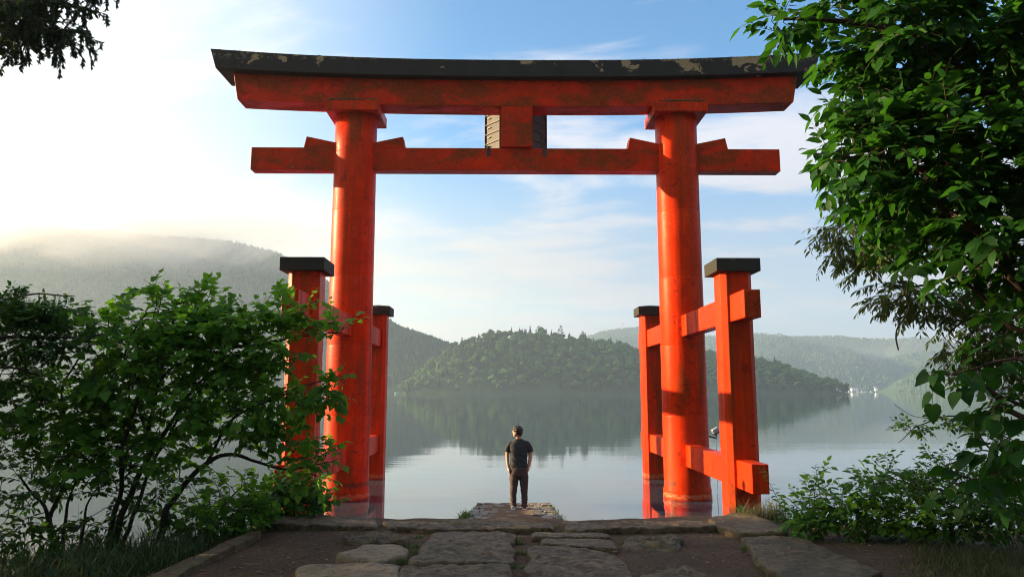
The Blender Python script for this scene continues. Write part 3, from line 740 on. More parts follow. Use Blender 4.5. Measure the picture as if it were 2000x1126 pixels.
grass('grass_tufts', gs, 'short green grass sprouting in the joints of the paving')
gl = []
for i in range(300):
    y = random.uniform(6.0, 8.6); kx = kerbL[0].x+(kerbL[1].x-kerbL[0].x)*(y-kerbL[0].y)/(kerbL[1].y-kerbL[0].y)
    x = kx-.2-abs(random.gauss(0, 1.4)); gl.append((Vector((x, y, land_h(x, y))), .12, 14, random.uniform(.8, 1.8)))
grass('bank_grass', gl, 'dark long grass on the bank left of the kerb', (.10, .26), wid=.004, mat=leaf_mat('dark grass blade', (.012, .030, .008), (.040, .085, .020), .2))
gr = []
for i in range(190):
    px = random.triangular(1760, 2040, 1960); py = random.uniform(1072, 1140); c = G(px, py, ZS+.05); gr.append((Vector((c.x, c.y, land_h(c.x, c.y))), .09, 16, random.uniform(.5, 1.3)))
grass('bank_grass', gr, 'sparse grass in the lower right corner of the ground', (.07, .2), wid=.003, mat=leaf_mat('mixed dry grass', (.035, .055, .018), (.150, .150, .060), .25))
gq = [(Vector((P(px, 1000, 9.15).x, 9.15+random.uniform(-.1, .1), ZS+.02)), .05, 40, random.uniform(.6, 1.3)) for px in range(1455, 1530, 6)]
grass('shore_grass', gq, 'thin straw coloured grass behind the mossy corner stone', (.12, .3), wid=.003, mat=leaf_mat('straw grass', (.09, .10, .04), (.24, .22, .12), .3))

# ---- pier and the steps that lead down to it
ZP = .40
pier = empty('stone_pier', (0.03, 14, 0), 'small stone paved jetty running out under the gate', 'jetty')
def pw(y): return interp([(11, 1.18), (14.75, .975), (16.86, .82)], y)
q = MB(); n = 14; 
ysp = [11.0+(16.86-11.0)*i/n for i in range(n+1)]
for i in range(n):
    a, b = ysp[i], ysp[i+1]
    q.hexa([(.03-pw(a)-.05, a, -1.6), (.03+pw(a)+.05, a, -1.6), (.03+pw(b)+.05, b, -1.6), (.03-pw(b)-.05, b, -1.6), (.03-pw(a), a, ZP-.04), (.03+pw(a), a, ZP-.04), (.03+pw(b), b, ZP-.04), (.03-pw(b), b, ZP-.04)])
q.build('pier_core', stone_mat('pier rubble wall', (.09, .075, .05), (.2, .17, .12), .5), pier)
# soil strip
V = []; Fc = []; nx, ny = 26, 60
for j in range(ny):
    yy = 11.05+(16.78-11.05)*j/(ny-1)
    for i in range(nx):
        u = -1+2*i/(nx-1); xx = .03+u*(pw(yy)-.04); V.append((xx, yy, ZP-.028+.022*fbm(xx, yy, 3, 4, 2)+.03*(1-u*u)))
for j in range(ny-1):
    for i in range(nx-1): a = j*nx+i; Fc.append((a, a+1, a+nx+1, a+nx))
M_PSOIL = simple('sandy pier earth', (.125, .080, .042), .95, .8, .45, 5)
link('earth_fill', mesh('earth_fill', V, Fc), pier, M_PSOIL, True)
pst = []
yy = 11.2
while yy < 16.74:
    dy = random.uniform(.10, .20)
    for side in (-1, 1):
        xo = .03+side*(pw(yy)-.01); wcol = random.uniform(.30, .52) if yy < 16.3 else pw(yy); x = 0
        while x < wcol:
            w = random.uniform(.14, .30); g = .016
            x1, x2 = xo-side*x, xo-side*(x+w); 
            if x1 > x2: x1, x2 = x2, x1
            if random.random() < .93: pst.append((x1+g/2, x2-g/2, yy+g/2, yy+dy-g/2))
            x += w
    yy += dy
for i in range(22): # loose flat stones in the middle
    x = random.uniform(-.45, .5); y_ = random.uniform(12.5, 16.4); pst.append((x, x+random.uniform(.12, .26), y_, y_+random.uniform(.07, .14)))
for (x1, x2, y1, y2) in pst:
    j = lambda: random.uniform(-.018, .018)
    t = ZP+random.uniform(-.008, .012); tl = [(x1+j(), y1+j()), ((x1+x2)/2+j(), y1+j()), (x2+j(), y1+j()), (x2+j(), y2+j()), ((x1+x2)/2+j(), y2+j()), (x1+j(), y2+j())]
    tz = [t+random.uniform(-.006, .006) for _ in tl]
    V = [(a, b, ZP-.06) for a, b in tl]+[(a, b, z-.008) for (a, b), z in zip(tl, tz)]
    cx_ = sum(a for a, b in tl)/6; cy2 = sum(b for a, b in tl)/6
    V += [(cx_+(a-cx_)*.88, cy2+(b-cy2)*.88, z) for (a, b), z in zip(tl, tz)]
    Fc = [(i, (i+1) % 6, 6+(i+1) % 6, 6+i) for i in range(6)]+[(6+i, 6+(i+1) % 6, 12+(i+1) % 6, 12+i) for i in range(6)]+[tuple(range(12, 18))]
    link('paving_stone', mesh('paving_stone', V, Fc), pier, M_PAVE)
grass('pier_grass', [(Vector((.03-pw(y_)-.02+random.uniform(-.05, .05), y_, ZP-.03)), .05, 30, random.uniform(.6, 1.3)) for y_ in np.linspace(14.3, 15.3, 12)]+[(Vector((.03+pw(y_)-.05, y_, ZP)), .05, 14, .45) for y_ in np.linspace(14.5, 16.2, 9)], 'yellow green grass growing along the sides of the jetty', (.08, .2), wid=.005)
steps = empty('stone_steps', (0, 9.6, ZP), 'short flight of stone steps down from the paving to the jetty', 'steps')
for i in range(5):
    zt = T0-.26-i*.135; y1 = 9.15+i*.40; MB().box((.03, y1+.2, (zt-1.0)/2), (2.2, .397, zt+1.0)).build('step', M_STONE, steps, bevel=.02)

# ================================================================ THE GATE
TX, TY = .13, 20.3; YAW = R(.7)
gate = empty('torii_gate', (TX, TY, 0), 'huge vermilion wooden gate with a black capped top beam standing in the lake', 'gate', rz=YAW)
GM = Matrix.Translation((TX, TY, 0)) @ Matrix.Rotation(YAW, 4, 'Z')
def gp(mb):  # local gate coordinates -> world
    mb.v = [GM @ Vector(v) for v in mb.v]; return mb
def lathe(prof, k=48, c=(0, 0)):
    q = MB(); 
    for (r, z) in prof:
        for j in range(k): a = 2*math.pi*j/k; q.v.append(Vector((c[0]+r*math.cos(a), c[1]+r*math.sin(a), z)))
    for i in range(len(prof)-1):
        for j in range(k): j2 = (j+1) % k; q.f.append([i*k+j, i*k+j2, (i+1)*k+j2, (i+1)*k+j])
    q.f.append(list(range(k))[::-1]); q.f.append([(len(prof)-1)*k+j for j in range(k)]); return q
HW = 4.645
for s in (-1, 1):
    prof = [(.655, -2.8), (.650, .0), (.652, .05), (.650, .11), (.638, .14), (.636, .17), (.642, .20), (.638, .25), (.618, .33)]
    z = .36
    for zz in (2.2, 4.1, 6.0, 7.9, 9.6): 
        r = .618-(zz/11)*.028; prof += [(r+.003, zz-.02), (r+.003, zz-.006), (r-.002, zz), (r-.002, zz+.012), (r, zz+.02)]
    prof += [(.592, 10.80)]
    o = gp(lathe(prof, 64, (s*HW, 0))).build('pillar', M_PILLAR, gate); 
    o.data.shade_smooth()
    # capital plate
    c = MB().box((s*HW, 0, 10.68+.15), (1.50, 1.50, .30)); gp(c).build('capital', M_RED, gate, bevel=.012)
    mo = MB()
    for i in range(60):
        u = random.uniform(-.68, .68); mo.sphere((s*HW+u, -.745+random.uniform(-.02, .03), 10.985+random.uniform(-.004, .01)), (random.uniform(.02, .06), .03, random.uniform(.012, .03)), 6, 4)
    tag(gp(mo).build('moss_rim', M_MOSS, gate), kind='stuff')
# lintel (red) and cap beam (black): curved upward towards both ends
def curved_beam(name, zb0, zt0, zb1, zt1, xb, xt, y0, y1, mat, n=40, roof=0, pw_=2.4, skew=.0):
    q = MB(); rows = []
    for i in range(n+1):
        u = -1+2*i/n; k = abs(u)**pw_
        zb = zb0+(zb1-zb0)*k; zt = zt0+(zt1-zt0)*k
        wob = .0
        pts_ = [(u*xb, y0, zb), (u*xt, y0, zt), (u*xt, (y0+y1)/2, zt+roof), (u*xt, y1, zt), (u*xb, y1, zb)]
        rows.append(len(q.v)); q.v += [Vector(p) for p in pts_]
    m_ = 5
    for i in range(n):
        for j in range(m_): j2 = (j+1) % m_; q.f.append([rows[i]+j, rows[i+1]+j, rows[i+1]+j2, rows[i]+j2])
    q.f.append([rows[0]+j for j in range(m_)]); q.f.append([rows[-1]+j for j in range(m_)][::-1])
    return gp(q).build(name, mat, gate, bevel=.01)
curved_beam('lintel', 10.96, 11.79, 11.13, 11.99, 8.00, 8.16, -.35, .35, M_LINTEL)
curved_beam('cap_beam', 11.74, 12.24, 11.95, 12.53, 8.56, 8.74, -.62, .62, M_CAPBEAM, roof=.14)
# moss and lichen growing along the top edge of the cap beam
mo = MB()
for i in range(230):
    u = random.uniform(-1, 1)
    if noise.noise(Vector((u*6, 3.1, 0))) < -.15 and random.random() < .85: continue
    k = abs(u)**2.4; mo.sphere((u*8.6, -.612+random.uniform(-.006, .03), 12.225+.29*k+random.uniform(-.012, .008)), (random.uniform(.02, .08), .03, random.uniform(.006, .018)), 5, 3)
tag(gp(mo).build('moss_rim', M_MOSS, gate), kind='stuff')
for xs_ in (-2.15, 3.72):
    gp(MB().box((xs_, -.351, 11.43), (.012, .008, .80))).build('seam', M_SEAM, gate)
for s in (-1, 1):
    for zz in (3.05, 7.0): gp(MB().box((s*4.665, -4.52-.340, zz-1.9), (.455, .006, .010))).build('seam', M_SEAM, gate)
# tie beam
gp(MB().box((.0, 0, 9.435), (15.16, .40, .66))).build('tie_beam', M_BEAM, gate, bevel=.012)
for s in (-1, 1):
    for t in (-1, 1):
        x0 = s*HW+t*.60; x1 = s*HW+t*1.38; xi = s*HW+t*1.45
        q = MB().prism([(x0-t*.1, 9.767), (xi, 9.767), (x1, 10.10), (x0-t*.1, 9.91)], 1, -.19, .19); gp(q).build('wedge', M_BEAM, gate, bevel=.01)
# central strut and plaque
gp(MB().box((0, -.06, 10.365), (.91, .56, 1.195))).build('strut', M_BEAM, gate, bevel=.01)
for s in (-1, 1):
    q = MB().box((s*.80, -.215, 9.655), (.09, .03, .26)); q.box((s*.80, .0, 9.80), (.09, .46, .03)); gp(q).build('strap', M_IRON, gate)
plaque = empty('plaque', GM @ Vector((0, .6, 9.8))); plaque.parent = gate; plaque.matrix_parent_inverse = parent_world(gate).inverted()
gp(MB().box((0, .62, 10.62), (.98, .10, 1.75))).build('plaque_back', M_PLQF, plaque, bevel=.01)
for s in (-1, 1):
    # wings run outward and away to the lake side, made of lapped boards with battens
    a = Vector((s*.47, .58, 0)); b = Vector((s*.92, 1.12, 0)); zs = 9.72
    for i in range(6):
        z0 = zs+i*.30; z1 = z0+.285
        q = MB().hexa([a+Vector((0, 0, z0)), b+Vector((0, 0, z0)), b+Vector((-s*.04, .05, z0)), a+Vector((-s*.04, .05, z0)), a+Vector((0, .0, z1)), b+Vector((0, 0, z1)), b+Vector((-s*.04, .05, z1)), a+Vector((-s*.04, .05, z1))])
        gp(q).build('board', M_PLQ, plaque, bevel=.006)
        d = (b-a).normalized(); nrm = Vector((s*d.y, -abs(d.x), 0)).normalized()*.03
        q = MB().tube([a+Vector((0, 0, z1+.005))+nrm*.6, b+Vector((0, 0, z1+.005))+nrm*.6], .018, 5); gp(q).build('batten', M_PLQF, plaque)
        c0 = a.lerp(b, .62)+Vector((0, 0, z0+.17))+nrm; q = MB().tube([c0, c0+d*.16], .014, 5); gp(q).build('hook', M_IRON, plaque)
    q = MB().box((s*.93, 1.13, 10.6), (.05, .08, 1.85)); gp(q).build('edge_frame', M_PLQF, plaque, bevel=.006)
    q = MB().box((s*.485, .57, 10.6), (.04, .05, 1.8)); gp(q).build('edge_frame', M_PLQF, plaque, bevel=.004)
# side posts with caps and through beams
def oct_post(x, y, w, ch, z0, z1):
    h = w/2; pl = [(-h+ch, -h), (h-ch, -h), (h, -h+ch), (h, h-ch), (h-ch, h), (-h+ch, h), (-h, h-ch), (-h, -h+ch)]
    return MB().prism([(x+a, y+b) for a, b in pl], 2, z0, z1)
PY = 4.52; PXo = 4.665
for s in (-1, 1):
    for t in (-1, 1):
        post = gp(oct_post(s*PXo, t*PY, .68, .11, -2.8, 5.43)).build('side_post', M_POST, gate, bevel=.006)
        c = MB(); x, y = s*PXo, t*PY; h = .475
        c.hexa([(x-h, y-h, 5.42), (x+h, y-h, 5.42), (x+h, y+h, 5.42), (x-h, y+h, 5.42), (x-h, y-h, 5.70), (x+h, y-h, 5.70), (x+h, y+h, 5.70), (x-h, y+h, 5.70)])
        b = len(c.v); c.v.append(Vector((x, y, 5.79))); c.f = [f for f in c.f if f != [4, 5, 6, 7]]; c.f += [[4, 5, b], [5, 6, b], [6, 7, b], [7, 4, b]]
        gp(c).build('post_cap', M_CAP, post, bevel=.008)
    for z, e in ((4.625, 5.78), (1.17, 5.78)):
        for t in (-1, 1):
            # beam from inside the pillar through the side post, its end standing out beyond
            y0 = t*.45; y1 = t*e
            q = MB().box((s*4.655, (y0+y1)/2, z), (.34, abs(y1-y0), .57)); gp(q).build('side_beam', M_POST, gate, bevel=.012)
# small floodlight on an arm behind the right pillar
fl = empty('floodlight', GM @ Vector((HW+.7, .9, 2.0)), 'small metal floodlight on an arm beside the right pillar', 'floodlight')
c = P(1397, 840, 21.2); M_ALU = simple('brushed lamp metal', (.5, .5, .5), .35, 0, .2, 10, .8)
Mr = Matrix.Rotation(R(-28), 4, 'Y')
MB().box(c, (.20, .20, .13), Mr).build('housing', M_ALU, fl, bevel=.012)
MB().box(Vector(c)+Mr @ Vector((-.02, 0, -.075)), (.19, .19, .025), Mr).build('rim', M_IRON, fl)
a1 = P(1380, 850, 21.0); a2 = P(1399, 855, 21.2)
MB().tube([a1, a2, a2+Vector((0, 0, .06)), Vector(c)+Vector((.02, 0, -.03))], [.022, .022, .02, .02], 7).build('arm', M_BARKR, fl)
MB().tube([a2, P(1400, 900, 21.2), P(1401, 940, 21.2), P(1400, 972, 21.2)], .010, 5).build('cable', M_ALU, fl)
MB().tube([P(1400, 972, 21.2), P(1400.5, 981, 21.2)], [.05, .04], 7).build('cable_weight', M_IRON, fl)
st_ = MB().tube([P(1384.6, 925, 21.6), P(1385, 985, 21.6)], .022, 6)
tag(st_.build('mooring_stake', M_ALU), 'thin pale stake in the water beside the right pillar', 'stake')

# ================================================================ PLANTS
def leaf_shape(kind):
    """template leaf along +X, unit length, returns verts, faces"""
    if kind == 'lobed':
        o = [(0, 0), (.10, .16), (.02, .38), (.22, .34), (.34, .50), (.48, .30), (.62, .28), (1.0, 0)]
    elif kind == 'ovate':
        o = [(0, 0), (.15, .17), (.40, .26), (.68, .18), (.86, .06), (1.0, 0)]
    elif kind == 'lance':
        o = [(0, 0), (.25, .12), (.55, .14), (1.0, 0)]
    elif kind == 'heart':
        o = [(0, 0), (-.08, .18), (.05, .36), (.35, .40), (.70, .22), (1.0, 0)]
    else:
        o = [(0, 0), (.35, .2), (1.0, 0)]
    up = [(x, y) for x, y in o]; V = []; 
    # midrib verts and margins, folded slightly along the midrib and arched
    def z(x, y): return .12*abs(y)-.20*x*x
    V = [(x, 0, z(x, 0)) for x, _ in ((0, 0), (.35, 0), (.7, 0), (1, 0))]
    V[0] = (0, 0, 0)
    Fc = []
    mids = [0, .35, .7, 1.0]
    side = [p for p in o[1:-1]]
    for s in (1, -1):
        b = len(V); V += [(x, s*y, z(x, y)) for x, y in side]
        # fan-like strip between midrib and margin
        seq = [0]+[b+i for i in range(len(side))]+[3]
        mi = 0
        for i in range(len(seq)-1):
            p, q_ = seq[i], seq[i+1]
            xa = (V[p][0]+V[q_][0])/2
            m_ = 1 if xa < .5 else 2
            if m_ != mi and mi != 0:
                Fc.append((mi, m_, p) if s == 1 else (mi, p, m_))
            if p != m_ and q_ != m_: Fc.append((p, q_, m_)[::-1] if s == 1 else (p, q_, m_))
            mi = m_
    return np.array(V, dtype=float), Fc
LS = {k: leaf_shape(k) for k in ('lobed', 'ovate', 'lance', 'heart', 'tiny')}

class Leaves:
    def __init__(s, kind): s.kind = kind; s.P = []; s.X = []; s.Nn = []; s.S = []; s.T = []
    def add(s, p, x, n, size, t): s.P.append(tuple(p)); s.X.append(tuple(x)); s.Nn.append(tuple(n)); s.S.append(size); s.T.append(t)
    def arrays(s):
        X = np.array(s.X, dtype=float); X /= np.linalg.norm(X, axis=1)[:, None]+1e-9; Nn = np.array(s.Nn, dtype=float); Nn -= X*np.sum(X*Nn, 1)[:, None]; Nn /= np.linalg.norm(Nn, axis=1)[:, None]+1e-9
        return np.array(s.P), X, np.cross(Nn, X), Nn, np.array(s.S), np.array(s.T)
def merge_leaves(name, lv, idx, mat, parent, kind='stuff'):
    Pn, X, Yv, Nn, S, T = lv.arrays(); tv, tf = LS[lv.kind]
    Pn, X, Yv, Nn, S, T = (a[idx] for a in (Pn, X, Yv, Nn, S, T))
    V = Pn[:, None, :]+S[:, None, None]*(tv[None, :, 0:1]*X[:, None, :]+tv[None, :, 1:2]*Yv[:, None, :]+tv[None, :, 2:3]*Nn[:, None, :])
    k = len(tv); tfa = np.array(tf); Fa = (tfa[None]+(np.arange(len(Pn))*k)[:, None, None]).reshape(-1, 3)
    me = mesh(name, V.reshape(-1, 3), Fa, np.repeat(T, k)); me.shade_smooth(); o = link(name, me, parent, mat); tag(o, kind=kind); return o
def plant_leaves(lv, mat, root, singles=0):
    n = len(lv.P)
    if n == 0: return
    Pn, X, Yv, Nn, S, T = lv.arrays(); sel = []
    if singles:
        x, y, z = Pn[:, 0], Pn[:, 1], Pn[:, 2]-CAMZ; d = y*cp+z*sp; px = 1000+F*x/d; py = 563-F*(-y*sp+z*cp)/d
        # how large the blade shows: length and facing
        vd = np.stack([x, y, z], 1); vd /= np.linalg.norm(vd, axis=1)[:, None]
        sz = S*F/d*(.35+.65*np.abs((Nn*vd).sum(1))); sz[(px < 0) | (px > 2000) | (py < 0) | (py > 1126)] = 0
        order = np.argsort(-sz); sel = [i for i in order[:singles] if sz[i] > 6]
        tv, tf = LS[lv.kind]; mv = []
        for k in range(4): me = mesh('leaf', [tuple(v) for v in tv], tf, [(k+.5)/4]*len(tv)); me.shade_smooth(); me.materials.append(mat); mv.append(me)
        inv = parent_world(root).inverted()
        for i in sel:
            o = bpy.data.objects.new('leaf', mv[min(3, int(T[i]*4))]); COL.objects.link(o); o.parent = root
            Mx = Matrix(((X[i][0], Yv[i][0], Nn[i][0], Pn[i][0]), (X[i][1], Yv[i][1], Nn[i][1], Pn[i][1]), (X[i][2], Yv[i][2], Nn[i][2], Pn[i][2]), (0, 0, 0, 1))) @ Matrix.Scale(float(S[i]), 4)
            o.matrix_parent_inverse = inv; o.matrix_basis = Mx
    rest = np.setdiff1d(np.arange(n), np.array(sel, dtype=int))
    if len(rest): merge_leaves('foliage', lv, rest, mat, root)

def smooth_line(pts, n=6):
    out = []
    for i in range(len(pts)-1):
        p0, p1, p2, p3 = pts[max(0, i-1)], pts[i], pts[i+1], pts[min(len(pts)-1, i+2)]
        for k in range(n):
            t = k/n; out.append(.5*((2*p1)+(p2-p0)*t+(2*p0-5*p1+4*p2-p3)*t*t+(3*p1-p0-3*p2+p3)*t*t*t))
    out.append(pts[-1].copy()); return out
def grow(name, label, cat, base, stems, clusters, leafkind, leafmat, lsize, bark, singles=0, twig_len=.3, per_twig=9, droop=.15, group=None, arrangement='alt', seed=1, rad0=.05, flat=.6, twig_r=.0035, upb=.2, spread=.55, dens=.62):
    """stems: lists of (px,py,Y) traced in the photo and stood at their distance; clusters: (px,py,Y,rx,ry,depth,n)"""
    rs = random.Random(seed)
    root = empty(name, base, label, cat, group)
    nodes = []; 
    for st_ in stems:
        r0, r1, pl = st_[0], st_[1], smooth_line([P(*p) if not isinstance(p, Vector) else p for p in st_[2]])
        n = len(pl); pl = [p+Vector((noise.noise(p*4), noise.noise(p*4+Vector((7, 0, 0))), noise.noise(p*4+Vector((0, 9, 0)))))*.03 for p in pl]
        MB().tube(pl, [r0+(r1-r0)*(i/(n-1))**.8 for i in range(n)], 8).build('stem' if cat != 'tree' else 'branch', bark, root, smooth=True)
        for i in range(max(1, n//4), n): nodes.append(pl[i])
    att = []
    for (px, py, Y, rx, ry, dz, n) in clusters:
        c = P(px, py, Y); sc = Y/F
        for _ in range(max(2, int(n*dens))):
            while True:
                d = Vector((rs.uniform(-1, 1), rs.uniform(-1, 1), rs.uniform(-1, 1)))
                if d.length <= 1: break
            att.append(Vector((c.x+d.x*rx*sc, c.y+d.y*dz, c.z+d.z*ry*sc)))
    NA = np.array([tuple(p) for p in nodes]); A = np.array([tuple(p) for p in att])
    dist = np.min(np.linalg.norm(A[:, None, :]-NA[None], axis=2), axis=1) if len(nodes) else np.zeros(len(A)); order = np.argsort(dist)
    tw = MB(); lv = Leaves(leafkind)
    cap = len(nodes)+len(att)*3+10; arr = np.zeros((cap, 3)); arr[:len(nodes)] = NA; cnt = len(nodes)
    for i in order:
        a = Vector(A[i]); dd = np.linalg.norm(arr[:cnt]-A[i], axis=1)+.25*np.maximum(0, arr[:cnt, 2]-A[i][2]); j = int(np.argmin(dd)); b = Vector(arr[j])
        L_ = (a-b).length
        if L_ > 1e-3:
            mid = b.lerp(a, .5)+Vector((rs.gauss(0, .06), rs.gauss(0, .06), rs.gauss(.03, .05)))*L_
            tw.tube([b, mid, a], [twig_r*(1.2+1.6*min(1.5, L_)), twig_r*(1.1+.6*min(1.5, L_)), twig_r], 4, False)
            arr[cnt] = tuple(mid); arr[cnt+1] = tuple(a); cnt += 2
        d = (a-b).normalized() if L_ > 1e-3 else Vector((0, 0, 1))
        d = (d+Vector((rs.gauss(0, .5), rs.gauss(0, .5), rs.gauss(upb, .35)))).normalized()
        tl = twig_len*rs.uniform(.6, 1.3); p = a.copy(); pts_ = [p.copy()]; dirs = [d.copy()]
        for k in range(4): p = p+d*tl/4; d = (d+Vector((0, 0, -droop*.5))).normalized(); pts_.append(p.copy()); dirs.append(d.copy())
        tw.tube(pts_, [twig_r, twig_r*.85, twig_r*.7, twig_r*.5, twig_r*.3], 3, False)
        tt = rs.random()
        n = max(2, int(per_twig*rs.uniform(.7, 1.3)))
        for k in range(n):
            u = (k+.5)/n; f = u*4; q = min(3, int(f)); pp = pts_[q].lerp(pts_[q+1], f-q); dr = dirs[q]
            _, sd, up = frame_dir(dr)
            sg = 1 if k % 2 else -1
            if k == n-1: lx = dr+Vector((0, 0, -.2))
            else: lx = dr*(1-spread)+sd*sg*spread*rs.uniform(.8, 1.3)+up*rs.gauss(0, .18)
            lx = lx+Vector((0, 0, -droop*rs.uniform(.2, 1.6)))
            nn = up*flat+Vector((rs.gauss(0, .5), rs.gauss(0, .5), .45+rs.gauss(0, .3)))
            s_ = lsize*rs.choice((rs.uniform(.35, .8), rs.uniform(.7, 1.3), rs.uniform(.8, 1.4)))*(1.1-.5*abs(u-.45))
            lv.add(pp+lx.normalized()*.012, lx, nn, s_, min(1, max(0, tt*.5+rs.random()*.5)))
            if arrangement == 'opp' and k != n-1:
                lx2 = dr*(1-spread)-sd*sg*spread+Vector((0, 0, -droop*rs.uniform(.2, 1.4))); lv.add(pp+lx2.normalized()*.012, lx2, nn+Vector((rs.gauss(0, .3), rs.gauss(0, .3), 0)), s_*rs.uniform(.8, 1.1), min(1, max(0, tt*.5+rs.random()*.5)))
    o = tw.build('twigs', bark, root); tag(o, kind='stuff')
    plant_leaves(lv, leafmat, root, singles)
    return root
def gz(px, py, z=None):
    """foot of a stem on the ground"""
    p = G(px, py, ZS-.15); p.z = land_h(p.x, p.y)-.05; return p

YB = 8.1
S1 = [gz(221, 1068), (232, 1020, YB), (247, 985, YB), (287, 893, YB+.1), (327, 841, YB+.1), (367, 772, YB+.2), (420, 720, YB+.3), (455, 690, YB+.3)]
S2 = [gz(208, 1064), (222, 1010, YB), (238, 956, YB), (241, 870, YB-.2), (270, 778, YB-.3), (264, 732, YB-.3), (246, 685, YB-.4), (285, 610, YB-.4)]
S3 = [gz(304, 1052), (320, 1010, YB+.1), (344, 968, YB+.1), (402, 904, YB+.2), (453, 890, YB+.3), (499, 902, YB+.4), (551, 916, YB+.5), (640, 905, YB+.5)]
S4 = [P(287, 893, YB+.1), (300, 800, YB), (321, 730, YB), (402, 692, YB), (520, 669, YB+.1), (600, 655, YB+.2), (670, 648, YB+.2)]
S5 = [gz(120, 1072), (98, 1010, YB), (126, 933, YB), (135, 847, YB-.2), (120, 760, YB-.3), (160, 690, YB-.3)]
S6 = [gz(236, 1066), (262, 1000, YB), (300, 900, YB+.3), (345, 820, YB+.4), (380, 710, YB+.4), (385, 630, YB+.4)]
S7 = [P(402, 904, YB+.2), (459, 813, YB+.2), (539, 778, YB+.3), (620, 745, YB+.4), (675, 740, YB+.4)]
grow('lobed_leaf_shrub', 'large many stemmed shrub with lobed leaves left of the gate', 'shrub', gz(225, 1066),
     [(.045, .010, S1), (.032, .008, S2), (.045, .008, S3), (.022, .006, S4), (.03, .008, S5), (.028, .008, S6), (.02, .005, S7)],
     [(300, 615, YB-.3, 45, 42, .3, 26), (385, 620, YB+.2, 55, 40, .4, 50), (470, 645, YB+.1, 75, 36, .5, 80), (555, 620, YB+.1, 50, 36, .3, 42), (635, 640, YB+.1, 42, 14, .15, 22),
      (345, 680, YB, 110, 60, .7, 150), (470, 700, YB+.1, 80, 45, .5, 100), (540, 690, YB+.1, 40, 24, .3, 22), (580, 775, YB+.3, 60, 30, .4, 40), (650, 742, YB+.3, 30, 22, .2, 14), (655, 775, YB+.3, 25, 15, .2, 8), (430, 790, YB+.1, 130, 60, .7, 170),
      (240, 740, YB-.2, 90, 60, .6, 120), (140, 790, YB-.2, 100, 80, .6, 150), (210, 860, YB-.1, 110, 70, .6, 130), (520, 850, YB+.3, 75, 34, .4, 46), (610, 893, YB+.4, 50, 18, .3, 24), (600, 930, YB+.4, 30, 15, .2, 12),
      (350, 880, YB, 90, 60, .6, 60), (220, 650, YB-.3, 70, 40, .4, 50), (290, 562, YB-.4, 14, 14, .1, 5), (395, 575, YB+.3, 22, 12, .1, 7), (160, 640, YB-.3, 40, 25, .2, 14)],
     'lobed', M_LEAF_L, .092, M_BARK, singles=290, dens=.98, twig_len=.27, per_twig=8, seed=3, spread=.5)
grow('lobed_leaf_shrub', 'low lobed leaf growth filling the gap between big shrub and kerb', 'shrub', gz(400, 1050),
     [(.018, .006, [gz(400, 1050), (430, 1000, YB+.3), (470, 950, YB+.4)]), (.015, .005, [gz(470, 1040), (480, 1000, YB+.3), (520, 980, YB+.5)])],
     [(440, 970, YB+.4, 90, 40, .4, 60), (420, 1015, YB+.4, 90, 26, .4, 60), (350, 1005, YB+.4, 60, 30, .3, 20), (500, 1000, YB+.4, 40, 26, .3, 36)],
     'lobed', M_LEAF_L, .08, M_BARK, singles=60, dens=1.0, twig_len=.2, per_twig=8, seed=4)
grow('post_foot_shrub', 'bright leafy bush at the foot of the front left side post', 'shrub', Vector((P(590, 1010, 9.3).x, 9.2, 1.1)),
     [(.014, .005, [Vector((P(580, 1012, 9.3).x, 9.3, 1.0)), (575, 980, 9.3), (570, 945, 9.4)]), (.012, .005, [Vector((P(610, 1012, 9.3).x, 9.3, 1.0)), (600, 980, 9.3), (620, 950, 9.4)])],
     [(565, 965, 9.4, 50, 34, .3, 90), (610, 975, 9.4, 40, 26, .3, 60), (540, 995, 9.3, 35, 22, .2, 50), (560, 925, 9.4, 24, 14, .2, 12)],
     'lobed', M_LEAF_W, .085, M_BARK, singles=50, dens=.9, twig_len=.16, per_twig=8, seed=5)
grow('fine_leaf_shrub', 'dark small leaved shrub reaching in from the left edge', 'shrub', gz(-60, 1075),
     [(.06, .03, [gz(-60, 1075), (-80, 900, YB-.6), (-90, 750, YB-.7), (-60, 640, YB-.8)]), (.025, .006, [P(-90, 700, YB-.7), (0, 659, YB-.8), (140, 658, YB-.8), (200, 650, YB-.8)]), (.02, .005, [P(-70, 650, YB-.8), (-10, 600, YB-.8), (60, 575, YB-.8), (140, 580, YB-.8)]), (.02, .006, [P(-85, 740, YB-.7), (0, 720, YB-.8), (90, 735, YB-.8)])],
     [(20, 600, YB-.8, 50, 28, .3, 60), (90, 612, YB-.8, 60, 22, .3, 70), (50, 630, YB-.8, 90, 26, .4, 110), (60, 670, YB-.8, 90, 30, .4, 90), (30, 720, YB-.7, 70, 40, .4, 80), (130, 665, YB-.8, 60, 20, .2, 40), (20, 790, YB-.6, 60, 50, .4, 70)],
     'ovate', M_LEAF_D, .055, M_BARK, twig_len=.22, per_twig=14, arrangement='opp', seed=6, droop=.05, upb=.25)
